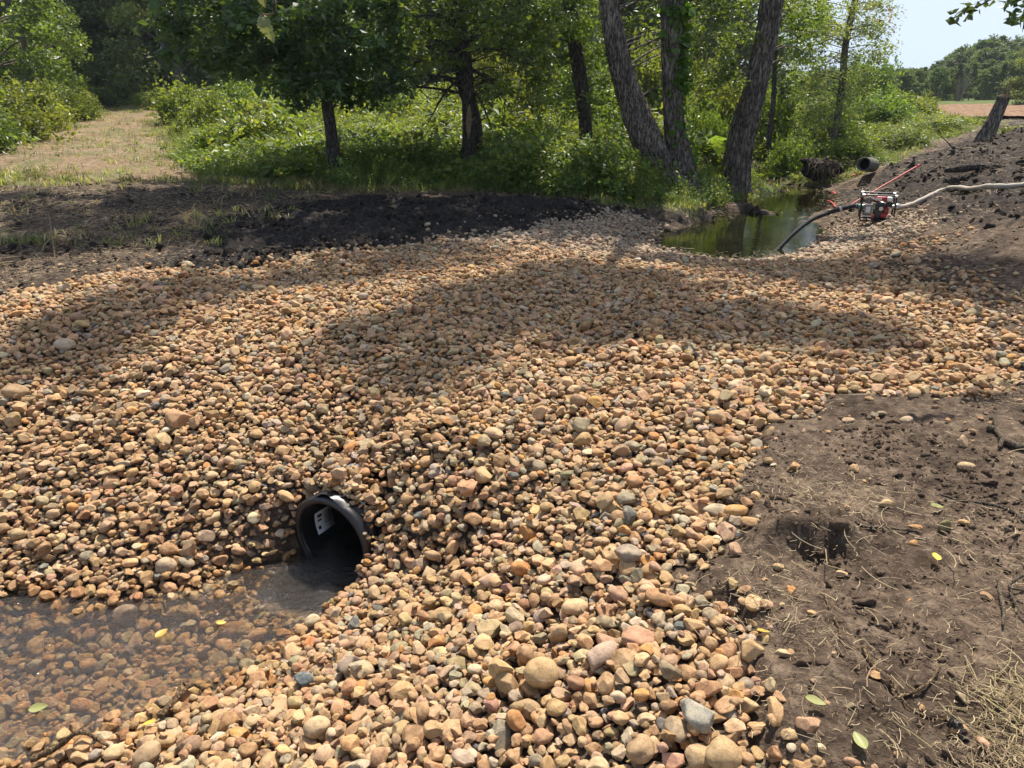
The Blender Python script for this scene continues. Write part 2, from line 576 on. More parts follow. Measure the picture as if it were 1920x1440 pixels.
# ---------------------------------------------------------------- terrain
CP = []
def cp(*a):
    for px, py, z in a:
        CP.append(wz(px, py, z))
cp((1900, 1400, .06), (1500, 1400, 0), (1700, 1100, .03), (1400, 1100, -.02), (1900, 1000, .1), (1600, 850, .03), (1900, 800, .14), (1300, 800, 0),
   (960, 600, 0), (600, 600, 0), (300, 600, 0), (0, 600, -.02), (1300, 600, .02), (1700, 600, .08), (1900, 620, .16), (960, 500, 0), (600, 520, 0), (0, 540, 0), (1200, 520, -.02),
   (0, 680, -.14), (300, 680, -.10), (600, 680, -.05), (900, 720, -.02), (1100, 800, -.03),
   (0, 1105, -.70), (200, 1110, -.70), (430, 1080, -.68), (500, 960, -.50), (560, 880, -.30), (700, 880, -.27), (800, 960, -.34), (760, 1030, -.52), (400, 850, -.36), (100, 850, -.38), (750, 800, -.12), (0, 960, -.54), (250, 960, -.52),
   (0, 1250, -.865), (250, 1210, -.87), (450, 1140, -.91), (590, 1090, -.96), (640, 1060, -.96), (-300, 1200, -.87), (100, 1300, -.845), (370, 1210, -.88), (20, 1170, -.85), (0, 1330, -.85),
   (380, 1310, -.70), (100, 1400, -.72), (-200, 1440, -.72), (560, 1210, -.66), (690, 1110, -.64), (800, 1180, -.42), (900, 1400, -.24), (600, 1420, -.44), (300, 1440, -.6),
   (1100, 1300, -.12), (1100, 1000, -.13), (1300, 1300, -.02), (960, 1100, -.32), (1300, 1000, -.03), (960, 900, -.14), (860, 1040, -.44),
   (1400, 450, -.85), (1500, 405, -.85), (1530, 362, -.8), (1330, 455, -.75), (1450, 462, -.7), (1400, 420, -.75), (1480, 380, -.75), (1560, 352, -.7), (1450, 430, -.85),
   (1222, 462, -.40), (1255, 458, -.50), (1290, 462, -.62), (1195, 440, -.22), (1300, 484, -.33), (1400, 488, -.33), (1490, 482, -.34), (1570, 438, -.34), (1610, 420, -.24), (1660, 424, -.08), (1580, 370, -.36), (1600, 345, -.2),
   (1290, 412, -.34), (1440, 394, -.36), (1465, 352, -.36), (1250, 350, -.05), (1375, 332, -.05), (1320, 385, -.16), (1400, 370, -.2), (1500, 335, -.3), (1560, 330, -.32),
   (1720, 420, .05), (1760, 380, .26), (1900, 380, .5), (1900, 450, .34), (1700, 350, .22), (1848, 264, .75), (1915, 240, .95), (1650, 320, .05), (1780, 300, .5), (1900, 530, .22), (1700, 500, .1), (1640, 470, -.05),
   (0, 430, .08), (300, 450, .02), (600, 460, .02), (900, 420, 0), (1150, 395, -.06), (600, 380, .05), (900, 370, .05), (200, 380, .1), (1000, 350, .05),
   (0, 250, .40), (250, 217, .55), (300, 300, .25), (0, 300, .3), (620, 300, .15), (870, 310, .1), (1100, 300, .05))
for p in ((-15, 45, .9), (0, 45, .55), (0, 32, .3), (8, 32, .25), (16, 30, .45), (20, 60, .1), (40, 60, .4), (60, 130, .5), (30, 130, .3), (27, 38, .35), (20, 38, .3), (0, 130, 2), (-40, 130, 3),
          (-40, 45, 1.6), (-60, 10, 1), (50, 10, 1.8), (0, -12, 0), (15, 0, .4), (-12, -2, -.3), (200, 200, 6), (-200, 200, 6), (0, 400, 8), (300, 500, 10), (-300, 500, 10), (300, -60, 3), (-300, -60, 3), (2, -1, 0), (-2, 0, -.45), (-6, 2.8, -.87), (-9, 2.8, -.87), (-6, 4.8, -.5), (-7, 7, -.05), (-8, 1, -.6)):
    CP.append(np.array(p, float))
CP = np.array(CP)
_d = np.hypot(CP[:, None, 0] - CP[None, :, 0], CP[:, None, 1] - CP[None, :, 1])
_A = np.zeros((len(CP) + 3, len(CP) + 3))
_A[:-3, :-3] = _d + np.eye(len(CP)) * -0.02
_A[:-3, -3] = 1; _A[:-3, -2] = CP[:, 0]; _A[:-3, -1] = CP[:, 1]
_A[-3:, :-3] = _A[:-3, -3:].T
_W = np.linalg.solve(_A, np.concatenate([CP[:, 2], np.zeros(3)]))

def base_h(X, Y):
    X = np.asarray(X, float); Y = np.asarray(Y, float)
    r = _W[-3] + _W[-2] * X + _W[-1] * Y
    for i in range(len(CP)):
        r = r + _W[i] * np.hypot(X - CP[i, 0], Y - CP[i, 1])
    return r

def hit(px, py, tmax=400):
    """where the ray through a pixel meets the ground"""
    d = ray(px, py)
    ts = np.geomspace(1.0, tmax, 500)
    P_ = EYE + d[None] * ts[:, None]
    s = P_[:, 2] - base_h(P_[:, 0], P_[:, 1])
    k = np.where(s < 0)[0]
    if len(k) == 0:
        return EYE + d * 60
    k = max(k[0], 1)
    a, b_ = ts[k - 1], ts[k]
    for _ in range(12):
        c_ = (a + b_) / 2
        q = EYE + d * c_
        if q[2] < base_h(q[0], q[1]): b_ = c_
        else: a = c_
    return EYE + d * b_

def hits(*pp):
    return [hit(x, y)[:2] for x, y in pp]

_r = ray(1620, 305)
CULV = EYE + _r * (16.7 / _r[1])
_r = ray(1543, 316)
ROOTB = EYE + _r * (18.0 / _r[1])
POND_Z, STREAM_Z = -0.42, -0.755
PIPE_R = 0.265
PIPE_C = wz(622, 1013, -0.615)
PIPE_D = np.array((0.50, 0.866, 0.0)); PIPE_D /= np.linalg.norm(PIPE_D)     # from the mouth into the bank
PIPE_N = np.array((-PIPE_D[1], PIPE_D[0], 0))

GRAVEL = hits((0, 552), (110, 528), (230, 503), (400, 500), (520, 490), (640, 475), (820, 450), (960, 425), (1080, 407), (1200, 402), (1262, 425), (1225, 455), (1235, 474), (1300, 484), (1400, 486), (1480, 480))
GRAVEL += [p[:2] for p in (wz(1500, 462, -.5), wz(1565, 428, -.5))]
GRAVEL += hits((1600, 412), (1690, 395), (1760, 395), (1740, 430), (1660, 470), (1640, 505), (1750, 540), (1830, 562), (1880, 620), (1905, 690), (1890, 745), (1820, 752), (1700, 742), (1560, 748), (1440, 785),
               (1415, 850), (1375, 920), (1400, 960), (1370, 1010), (1275, 1040), (1260, 1080), (1335, 1140), (1410, 1210), (1445, 1290), (1490, 1370), (1540, 1440))
GRAVEL += [(1.3, 0.4), (-1, -0.5), (-6, -0.5), (-9, 3), (-8, 6.0)]
MUD = hits((330, 440), (430, 395), (520, 378), (640, 372), (900, 368), (1100, 372), (1230, 398), (1340, 400), (1445, 385), (1470, 350), (1500, 352)) + hits((1430, 420), (1260, 440), (960, 470), (640, 520), (470, 520), (240, 515), (250, 480))
LITTER = hits((-500, 360), (0, 355), (240, 345), (520, 360), (620, 376), (440, 440), (400, 505), (230, 500), (0, 545), (-500, 580))
BANK = hits((1560, 365), (1580, 352), (1640, 328), (1700, 300), (1760, 280), (1830, 250), (1920, 225), (2200, 200), (2200, 430), (1920, 420), (1800, 430), (1690, 395), (1600, 400))
TRACK = hits((-400, 340), (0, 330), (230, 345), (420, 330), (330, 280), (290, 250), (310, 217)) + [(-14, 60), (-20, 60)] + hits((170, 217), (100, 235), (0, 255), (-400, 300))
GRASS = hits((-600, 360), (0, 345), (250, 340), (420, 350), (600, 360), (900, 362), (1130, 378), (1300, 405), (1440, 385), (1465, 350), (1500, 340), (1590, 338), (1640, 318), (1700, 280), (1800, 250), (2000, 205)) + [(90, 60), (90, 140), (-120, 140), (-60, 25)]

def masks(X, Y):
    n = fbm(X * 1.3, Y * 1.3, seed=3) * 0.28 + fbm(X * 6, Y * 6, seed=8) * 0.09
    far = np.clip(np.hypot(X, Y) / 8, 0.6, 6)
    gv = sstep(-.06, .06, sdist(X, Y, GRAVEL) + n * .45)
    md = sstep(-.3, .3, sdist(X, Y, MUD) + n)
    bk = sstep(-.3, .3, sdist(X, Y, BANK) + n)
    tk = sstep(-.8, .6, sdist(X, Y, TRACK) + n * far * .8)
    gs = sstep(-.25, .35, sdist(X, Y, GRASS) + n * far * .6)
    lt = .42 * sstep(-.3, .3, sdist(X, Y, LITTER) + n)
    md = np.maximum(np.maximum(md, lt) * (1 - gs), bk * (.8 + .3 * n))
    md = np.clip(md, 0, 1)
    gs = gs * (1 - bk)
    return gv, md, gs, tk * gs

def ground_h(X, Y, gv=None, md=None, gs=None):
    z = base_h(X, Y)
    if gv is None:
        gv, md, gs, _ = masks(X, Y)
    rr = np.hypot(X, Y)
    fade = 1 / (1 + (rr / 45) ** 2)
    dirt = (1 - gv) * (1 - gs)
    lump = fbm(X * 3.2, Y * 3.2, seed=21, octs=3)
    z = z + dirt * (0.016 + 0.030 * md) * lump
    rid = 1 - np.abs(fbm(X * 7, Y * 7, seed=33, octs=3))
    z = z + dirt * (0.012 + 0.050 * md) * (rid - .6)
    z = z + dirt * (0.012 + .012 * md) * fbm(X * 22, Y * 22, seed=41, octs=3, gain=.6)
    z = z + 0.02 * gv * fbm(X * 2.0, Y * 2.0, seed=5, octs=3)
    z = z + gs * .05 * fbm(X * 1.1, Y * 1.1, seed=55) * fade
    # track ruts
    # the broken lump of peat and the hollow before it
    c_ = hit(1520, 1010)
    u, v = (X - c_[0]), (Y - c_[1])
    z = z + 0.075 * np.exp(-((u / .2) ** 4 + ((v - .04) / .085) ** 4)) * (1 + .5 * fbm(X * 14, Y * 14, seed=91, octs=3)) - 0.055 * np.exp(-(((u - .05 + .03 * fbm(X * 9, Y * 9, seed=92)) / .11) ** 4 + ((v + .085 + .04 * fbm(X * 11, Y * 11, seed=93)) / .04) ** 4))
    c_ = CULV
    z = z - .17 * np.exp(-(((X - c_[0] + .1) / .42) ** 2 + ((Y - c_[1] + .35) / .55) ** 2))
    c_ = hit(1800, 335)
    z = z - 0.18 * np.exp(-(((X - c_[0]) / .35) ** 2 + ((Y - c_[1]) / .3) ** 2))
    z = z - .055 * gv
    # the bank is carved and heaped round the plastic pipe
    s_ = (X - PIPE_C[0]) * PIPE_D[0] + (Y - PIPE_C[1]) * PIPE_D[1]
    d_ = (X - PIPE_C[0]) * PIPE_N[0] + (Y - PIPE_C[1]) * PIPE_N[1]
    on_ = np.abs(d_) < PIPE_R + .05
    cover = PIPE_C[2] + np.sqrt(np.maximum((PIPE_R + .06) ** 2 - d_ ** 2, 0))
    z = np.where(on_ & (s_ > .28) & (s_ < 1.8), np.maximum(z, cover), z)
    z = np.where((np.abs(d_) < PIPE_R - .03) & (s_ > -.3) & (s_ <= .28), np.minimum(z, PIPE_C[2] - PIPE_R - .06), z)
    return z

NA, NR = 900, 1150
ang = np.radians(np.linspace(-80, 80, NA))
rad = np.concatenate([[0.02, .6], np.geomspace(1.2, 420, NR - 2)])
ORG = (0.0, -2.2)
AA, RR = np.meshgrid(ang, rad)
GX = ORG[0] + RR * np.sin(AA); GY = ORG[1] + RR * np.cos(AA)
gv, md, gs, tk = masks(GX, GY)
GZ = ground_h(GX, GY, gv, md, gs)
V = np.stack([GX, GY, GZ], -1).reshape(-1, 3)
i = np.arange(NR - 1)[:, None] * NA; j = np.arange(NA - 1)[None]
Q = np.stack([i + j, i + j + 1, i + NA + j + 1, i + NA + j], -1).reshape(-1, 4)
ctr = V[Q].mean(1)
s_ = (ctr[:, 0] - PIPE_C[0]) * PIPE_D[0] + (ctr[:, 1] - PIPE_C[1]) * PIPE_D[1]
d_ = np.abs((ctr[:, 0] - PIPE_C[0]) * PIPE_N[0] + (ctr[:, 1] - PIPE_C[1]) * PIPE_N[1])
zr = V[Q][:, :, 2]; zr = zr.max(1) - zr.min(1)
Q = Q[~((s_ > .2) & (s_ < .4) & (d_ < PIPE_R - .01) & (zr > .12))]
mask = np.stack([md, gs, tk, np.ones_like(md)], -1).reshape(-1, 4)
go = link('ground', mesh_np('ground', V, Q[:, ::-1], M['ground'], True, [('mask', 'POINT', 'FLOAT_COLOR', mask)]))
tag(go, 'uneven ground of brown dirt, black mud and grass', kind='structure')

def gz(x, y):
    return float(ground_h(np.array([x]), np.array([y]))[0])

def on(px, py, dz=0.0):
    p = hit(px, py)
    return np.array((p[0], p[1], gz(p[0], p[1]) + dz))

# ---------------------------------------------------------------- water
def sheet(name, x0, x1, y0, y1, z, nx, ny, mat, label, amp=0.0, fr=6.0):
    X, Y = np.meshgrid(np.linspace(x0, x1, nx), np.linspace(y0, y1, ny))
    Z = z + amp * fbm(X * fr, Y * fr * 1.6, seed=77, octs=3)
    V = np.stack([X, Y, Z], -1).reshape(-1, 3)
    i = np.arange(ny - 1)[:, None] * nx; j = np.arange(nx - 1)[None]
    Q = np.stack([i + j, i + j + 1, i + nx + j + 1, i + nx + j], -1).reshape(-1, 4)
    return tag(link(name, mesh_np(name, V, Q, mat, True)), label, kind='structure')
sheet('stream_water', -10, 0.3, 1.2, 5.2, STREAM_Z, 500, 200, M['stream'], 'shallow clear stream running over pebbles', 0.006)
sheet('pond_water', 0.8, 14, 8.8, 24, POND_Z, 120, 120, M['pond'], 'still green pond reflecting the trees', 0.001, 2.0)

# ---------------------------------------------------------------- stones
rng = np.random.default_rng(11)

def ico(sub):
    bm = bmesh.new()
    bmesh.ops.create_icosphere(bm, subdivisions=sub, radius=1)
    V = np.array([v.co[:] for v in bm.verts]); Fa = np.array([[v.index for v in f.verts] for f in bm.faces])
    bm.free()
    return V / np.linalg.norm(V, axis=1)[:, None], Fa
ICO4, ICO3 = ico(4), ico(3)

def stone_shape(seed, angular, sub=ICO4):
    r = np.random.default_rng(seed)
    Dv, Fa = sub
    k = int(r.integers(7, 12))
    N = r.normal(size=(k, 3)); N /= np.linalg.norm(N, axis=1)[:, None]
    h = r.uniform(0.52, 0.98, k) if angular > .5 else r.uniform(0.85, 1.1, k)
    dots = Dv @ N.T
    q = np.where(dots > 0.05, h / np.maximum(dots, .05), 9)
    q = np.concatenate([q, np.full((len(Dv), 1), 1.08)], 1)
    p = (190 if seed % 4 else 60) if angular > .5 else 8
    rad_ = (q ** -p).sum(1) ** (-1 / p)
    V = Dv * rad_[:, None]
    V = V * (1 + (.02 if angular > .5 else .05) * fbm(V[:, 0] * 1.7 + seed, V[:, 1] * 1.7, V[:, 2] * 1.7, seed=seed)[:, None])
    if angular > .5:
        V = V * (1 + .014 * fbm(V[:, 0] * 5 + seed, V[:, 1] * 5, V[:, 2] * 5, seed=seed + 3)[:, None])
    ax = np.array((1.0, r.uniform(.68, .92), r.uniform(.42, .66) if angular < .5 else r.uniform(.32, .7)))
    V = V * ax
    V /= np.abs(V).max(0) / ax
    return V, Fa, ax

NVAR = 30
STV = []
for k in range(NVAR):
    V_, F_, ax_ = stone_shape(100 + k, 1.0 if k % 6 else 0.0)
    me = mesh_np('stone', V_, F_, M['stone_many'], not (k % 6 and (100 + k) % 4))
    STV.append((me, ax_, V_, F_, k % 6 != 0))

PAL = [  # weight, colour, word
    (34, (0.435, 0.285, 0.150), 'tan'),
    (20, (0.47, 0.335, 0.195), 'pale sandy'),
    (17, (0.36, 0.225, 0.118), 'brown'),
    (4, (0.46, 0.245, 0.095), 'orange'),
    (8, (0.40, 0.265, 0.170), 'pinkish'),
    (11, (0.32, 0.255, 0.160), 'olive grey'),
    (7, (0.34, 0.29, 0.21), 'grey'),
    (1, (0.17, 0.165, 0.15), 'dark slate'),
    (4, (0.50, 0.41, 0.28), 'cream'),
]
PAL = [(a_, (b_[0] * .96, b_[1] * .905, b_[2] * .87), c_) for a_, b_, c_ in PAL]
PW = np.array([p[0] for p in PAL], float); PW /= PW.sum()

CELL = 0.01
X0, X1, Y0, Y1 = -8.5, 10.5, 0.9, 15.5
nx, ny = int((X1 - X0) / CELL), int((Y1 - Y0) / CELL)
xs = X0 + (np.arange(nx) + .5) * CELL; ys = Y0 + (np.arange(ny) + .5) * CELL
# coarse lookup then upsampled height of the ground
st = 4
XC, YC = np.meshgrid(xs[::st], ys[::st])
gvC, mdC, gsC, tkC = masks(XC, YC)
HC = ground_h(XC, YC, gvC, mdC, gsC)
H = np.repeat(np.repeat(HC, st, 0), st, 1)[:ny, :nx].astype(np.float32)
sdC = sdist(XC, YC, GRAVEL) + fbm(XC * 1.3, YC * 1.3, seed=3) * 0.12 + fbm(XC * 6, YC * 6, seed=8) * 0.05
# the plastic pipe is an obstacle
XF, YF = np.meshgrid(xs, ys)
s_ = (XF - PIPE_C[0]) * PIPE_D[0] + (YF - PIPE_C[1]) * PIPE_D[1]
d_ = (XF - PIPE_C[0]) * PIPE_N[0] + (YF - PIPE_C[1]) * PIPE_N[1]
pm = (s_ > -0.03) & (s_ < 1.4) & (np.abs(d_) < PIPE_R)
H[pm] = np.maximum(H[pm], PIPE_C[2] + np.sqrt(PIPE_R ** 2 - d_[pm] ** 2))
HB = H.copy()
NOGO = (s_ > -0.42) & (s_ < 0.05) & (np.abs(d_) < PIPE_R - .02)
del XF, YF, s_, d_, pm

def deposit(n, dmean, dsig, edge0, edge1, cand, embed, region=None):
    out = []
    pxr, pyr = rng.uniform(X0 + .2, X1 - .2, n * 2), rng.uniform(Y0 + .2, Y1 - .2, n * 2)
    ci = ((pxr - X0) / CELL / st).astype(int); cj = ((pyr - Y0) / CELL / st).astype(int)
    sd = sdC[np.clip(cj, 0, sdC.shape[0] - 1), np.clip(ci, 0, sdC.shape[1] - 1)]
    prob = sstep(edge0, edge1, sd)
    bh = HC[np.clip(cj, 0, sdC.shape[0] - 1), np.clip(ci, 0, sdC.shape[1] - 1)]
    prob = prob * np.where((bh < STREAM_Z - .075) & (pyr < 5), .75, 1.0) * np.where((pyr > 9) & (bh < POND_Z - .12), .3, 1)
    ok = rng.random(len(prob)) < prob
    # keep what the camera or a camera a step aside could see
    ppx, ppy, dep = project(np.stack([pxr, pyr, np.full_like(pxr, -.3)], -1))
    mar = 1.1 * F / np.maximum(dep, .3)
    ok &= (dep > 0.5) & (ppx > -mar) & (ppx < 1920 + mar) & (ppy < 1440 + mar)
    if region is not None:
        ok &= region(pxr, pyr)
    pxr, pyr = pxr[ok], pyr[ok]
    print('deposit', len(pxr))
    dia = np.clip(rng.lognormal(math.log(dmean), dsig, len(pxr)), .014, .115)
    dia = np.where((rng.random(len(pxr)) < .75) | (dia < .09), dia, dia * .7)
    for x, y, dd in zip(pxr, pyr, dia):
        v = int(rng.integers(NVAR))
        ax = STV[v][1]
        a = dd * .5
        ra, rb, rc = a * ax[0], a * ax[1], a * ax[2]
        yaw = rng.uniform(0, math.tau)
        w_ = int(ra / CELL) + 1
        gx = (np.arange(-w_, w_ + 1) * CELL)[None]; gy = (np.arange(-w_, w_ + 1) * CELL)[:, None]
        cu, su = math.cos(yaw), math.sin(yaw)
        e = ((gx * cu + gy * su) / ra) ** 2 + ((-gx * su + gy * cu) / rb) ** 2
        inn = e < .95
        prof = rc * np.sqrt(np.maximum(1 - e, 0))
        best = None
        for c_ in range(cand):
            xx = x + rng.uniform(-.07, .07); yy = y + rng.uniform(-.07, .07)
            ii = int((xx - X0) / CELL); jj = int((yy - Y0) / CELL)
            if ii < w_ or jj < w_ or ii >= nx - w_ - 1 or jj >= ny - w_ - 1 or NOGO[jj, ii]:
                continue
            low = (H[jj - w_:jj + w_ + 1, ii - w_:ii + w_ + 1] + prof)[inn]
            zc = low.max() * (1 - embed) + low.mean() * embed
            rel = ((H[jj - w_:jj + w_ + 1, ii - w_:ii + w_ + 1] - HB[jj - w_:jj + w_ + 1, ii - w_:ii + w_ + 1])[inn]).mean()
            if best is None or rel < best[5]:
                best = (float(zc), xx, yy, ii, jj, rel)
        if best is None:
            continue
        zc, xx, yy, ii, jj, _ = best
        sl = (slice(jj - w_, jj + w_ + 1), slice(ii - w_, ii + w_ + 1))
        H[sl] = np.where(inn, np.maximum(H[sl], zc + prof), H[sl])
        sxp = H[jj, min(ii + 6, nx - 1)] - H[jj, max(ii - 6, 0)]; syp = H[min(jj + 6, ny - 1), ii] - H[max(jj - 6, 0), ii]
        tx = -math.atan(float(sxp) / .12) * .35; ty = math.atan(float(syp) / .12) * .35
        rx = ty + rng.normal(0, .28); ry = tx + rng.normal(0, .28)
        out.append((xx, yy, zc, rx, ry, yaw, a, v))
    return out

stones = []
HEROS = []
def hero(px, py, dia, shape, col, label, ax=(1, .8, .6), rot=(0, 0, 0), sink=.25, seed=0, z=None):
    p = hit(px, py)
    x, y = p[0], p[1]
    HEROS.append((x, y, dia, shape, col, label, ax, rot, sink, seed, z))

stones += deposit(int(600 * 19 * 14.6), .0405, .40, -.02, .10, 4, .62)
def near_pipe(X, Y):
    s_ = (X - PIPE_C[0]) * PIPE_D[0] + (Y - PIPE_C[1]) * PIPE_D[1]
    d_ = np.abs((X - PIPE_C[0]) * PIPE_N[0] + (Y - PIPE_C[1]) * PIPE_N[1])
    return (s_ > .0) & (s_ < 1.3) & (d_ < .8)
stones += deposit(int(240 * 19 * 14.6), .041, .35, -.02, .10, 3, .6, near_pipe)
# stones scattered over the lip of the gravel, on the dirt
sc_ = deposit(int(150 * 19 * 14.6), .031, .45, -.95, .02, 1, .85, lambda X, Y: rng.random(len(X)) < .14)
stones += sc_
stones += deposit(int(420 * 19 * 14.6), .038, .4, -.9, .25, 2, .8, lambda X, Y: (X > 2.2) & (Y > 3.9) & (Y < 8.5) & (rng.random(len(X)) < .55))
TAN, SAND, BRN, ORG_, PNK, OLV, GRY, SLT, CRM = [p[1] for p in PAL]
hero(1015, 1278, .125, 0, (.42, .28, .14), 'large smooth tan cobble sitting proud near the front of the gravel', (1, .9, .75), (.5, .2, .3), .3, 3)
hero(338, 792, .17, 1, (.42, .245, .13), 'biggest brown boulder on the gravel slope above the stream', (1, .85, .8), (.3, .2, .5), .3, 5)
hero(1200, 1197, .13, 1, (.42, .23, .14), 'broad reddish slab lying right of the big smooth cobble', (1, .7, .4), (.35, 0, -.3), .2, 7)
hero(925, 1092, .14, 1, (.40, .26, .17), 'pinkish flat slab in the gravel right of the pipe', (1, .55, .3), (.3, .1, .1), .2, 8)
hero(1308, 1352, .12, 1, (.34, .31, .24), 'pale grey angular rock near the front edge of the gravel', (1, .8, .6), (.4, .2, -.4), .25, 9)
hero(1345, 946, .12, 0, (.42, .33, .22), 'pale flat oval stone on the gravel edge by the dirt', (1, .6, .35), (.15, 0, .1), .3, 10)
hero(1378, 964, .11, 0, (.48, .27, .10), 'orange oblong stone on the gravel edge beside a pale oval one', (1, .55, .42), (.1, 0, 0), .3, 11)
hero(568, 1272, .085, 1, (.12, .14, .14), 'dark blue-grey angular stone in the tan gravel below the pipe', (1, .8, .6), (.5, .3, .7), .2, 12)
hero(437, 1178, .15, 0, (.24, .12, .05), 'wet brown cobble standing in the stream by the gravel', (1, .75, .6), (.1, 0, .2), .5, 13)
hero(310, 1062, .12, 0, (.43, .31, .20), 'round pale cobble on the bank above the stream', (1, .9, .8), (.1, .2, .5), .25, 14)
hero(235, 1150, .15, 1, (.20, .14, .10), 'rough dark wet rock standing at the stream edge', (1, .85, .8), (.3, .2, .4), .3, 15)
hero(62, 1245, .09, 1, (.34, .27, .17), 'pointed pale stone poking out of the stream at the left', (1, .6, .8), (.7, .1, .4), .2, 16)
hero(355, 1035, .13, 1, (.40, .27, .15), 'upright curved tan stone on the slope left of the pipe', (.6, .45, 1), (.1, .4, .2), .2, 17)
hero(1124, 1240, .14, 1, (.40, .28, .20), 'long pinkish wedge stone above the big smooth cobble', (1, .5, .35), (.3, -.3, .5), .2, 18)
hero(1046, 1192, .10, 0, (.44, .29, .15), 'upright oval tan stone behind the big smooth cobble', (.7, .5, 1), (.3, .3, .1), .25, 19)
hero(595, 1375, .10, 0, (.46, .33, .19), 'smooth pale tan oval cobble low at the front of the gravel', (1, .85, .7), (.2, .1, .2), .25, 20)
hero(1355, 1420, .11, 0, (.43, .29, .15), 'smooth tan cobble at the very front of the gravel near the dirt', (1, .85, .6), (.5, .1, .2), .25, 21)
hero(1408, 1228, .09, 1, (.42, .27, .13), 'blocky tan stone on the dirt at the edge of the gravel', (1, .85, .8), (.2, .1, .2), .25, 22)
hero(1090, 800, .13, 1, (.28, .23, .14), 'olive angular stone on the crest of the gravel bank', (1, .8, .7), (.5, .1, .4), .25, 23)
hero(122, 650, .16, 0, (.47, .36, .24), 'pale flat cobble in the shaded gravel at the left', (1, .7, .5), (.2, .1, .1), .25, 24)
hero(30, 740, .17, 0, (.40, .26, .14), 'large oval brown cobble at the left edge of the gravel', (1, .7, .6), (.3, .3, .4), .25, 25)
hero(1810, 880, .085, 0, (.42, .30, .17), 'lone tan oval stone on the bare dirt', (1, .6, .5), (0, 0, .1), .35, 26)
hero(1768, 998, .07, 0, (.20, .17, .08), 'upright olive stone half sunk in the dirt', (.8, .45, 1), (.2, .1, .2), .25, 27)
hero(1716, 990, .06, 1, (.45, .25, .11), 'small flat orange stone on the dirt left of the olive one', (1, .6, .35), (.1, 0, .2), .3, 28)
hero(1712, 1018, .045, 1, (.45, .24, .10), 'little orange pebble on the dirt below the flat orange stone', (1, .7, .6), (.3, .2, .8), .3, 29)
hero(1467, 1228, .05, 1, (.42, .31, .18), 'small tan chip on the dirt right of the blocky stone', (1, .7, .5), (.1, .1, .1), .3, 30)
hero(1515, 1362, .075, 1, (.40, .24, .14), 'reddish stone lying on the dirt near its little neighbours', (1, .7, .6), (.2, .1, .3), .3, 31)
hero(1706, 1120, .03, 1, (.55, .26, .09), 'tiny bright orange pebble on the bare dirt', (1, .8, .6), (0, 0, .5), .3, 32)
hero(1590, 788, .07, 0, (.40, .28, .17), 'tan stone on the dirt just beyond the gravel edge', (1, .7, .5), (0, 0, .1), .4, 33)
hero(1700, 790, .08, 0, (.42, .31, .2), 'pale tan stone half buried in the dirt by the gravel', (1, .7, .45), (0, 0, .4), .45, 34)
hero(1340, 788, .09, 0, (.45, .30, .16), 'round sandy cobble on the right gravel shelf', (1, .85, .6), (0, 0, .4), .3, 35)

for (x, y, dia, shp, col, label, ax, rot, sink, seed, z) in HEROS:
    V_, F_, _ = stone_shape(500 + seed, shp)
    V_ = V_ / np.abs(V_).max(0) * np.array(ax)
    V_ = V_ @ np.array(Euler(rot).to_matrix()).T
    o = link('stone', mesh_np('stone', V_, F_, M['stone_one'], True))
    ii = int((x - X0) / CELL); jj = int((y - Y0) / CELL)
    k = max(2, int(dia * .25 / CELL))
    if 0 < jj < ny - 9 and 0 < ii < nx - 9:
        hz = float(np.percentile(H[jj - k:jj + k + 1, ii - k:ii + k + 1], 50))
    else:
        hz = gz(x, y)
    o.scale = (dia * .5,) * 3
    hh = -V_[:, 2].min() * dia * .5
    o.location = (x, y, hz + hh * (1 - 2 * sink) + .0)
    o.color = (*col, 1)
    tag(o, label, 'stone')

S = np.array([s[:7] for s in stones]); SV = np.array([s[7] for s in stones])
print('stones', len(S))
ci = rng.choice(len(PAL), len(S), p=PW)
colr = np.array([p[1] for p in PAL])[ci] * np.clip(rng.normal(1, .13, len(S)), .65, 1.35)[:, None]
colr = colr * (1 + rng.normal(0, .04, colr.shape))
wet = (S[:, 2] < STREAM_Z + .035) | ((S[:, 1] > 8) & (S[:, 2] < POND_Z + .04))
colr[wet] *= np.array((.80, .73, .63))
fy_ = sstep(8.2, 9.8, S[:, 1])[:, None] * .45       # grey of the tree shade painted into the stones toward the pond
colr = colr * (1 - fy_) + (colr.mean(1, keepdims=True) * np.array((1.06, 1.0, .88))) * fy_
ppx, ppy, dep = project(S[:, :3])
hh_ = H[np.clip(((S[:, 1] - Y0) / CELL).astype(int), 0, ny - 1), np.clip(((S[:, 0] - X0) / CELL).astype(int), 0, nx - 1)]
vis = (ppx > 5) & (ppx < 1915) & (ppy > 0) & (ppy < 1435) & (hh_ < S[:, 2] + S[:, 6] * .8) & (S[:, 2] > STREAM_Z + .01)
score = np.where(vis, S[:, 6] / dep, 0)
top = np.argsort(-score)[:268]
one = np.zeros(len(S), bool); one[top] = True
shape_w = lambda v: 'angular' if STV[v][4] else 'rounded'
ONE = {}
for k in top:
    v = int(SV[k])
    if v not in ONE:
        me = STV[v][0].copy(); me.materials.clear(); me.materials.append(M['stone_one']); ONE[v] = me
    o = link('stone', ONE[v])
    o.location = S[k, :3]; o.rotation_euler = S[k, 3:6]; o.scale = (S[k, 6],) * 3
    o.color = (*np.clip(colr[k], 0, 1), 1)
    sz = 'small' if S[k, 6] < .037 else ('medium' if S[k, 6] < .046 else 'large')
    tag(o, f'{sz} {PAL[ci[k]][2]} {shape_w(v)} stone among the front stones of the gravel', 'stone', 'stones lying on top of the gravel')

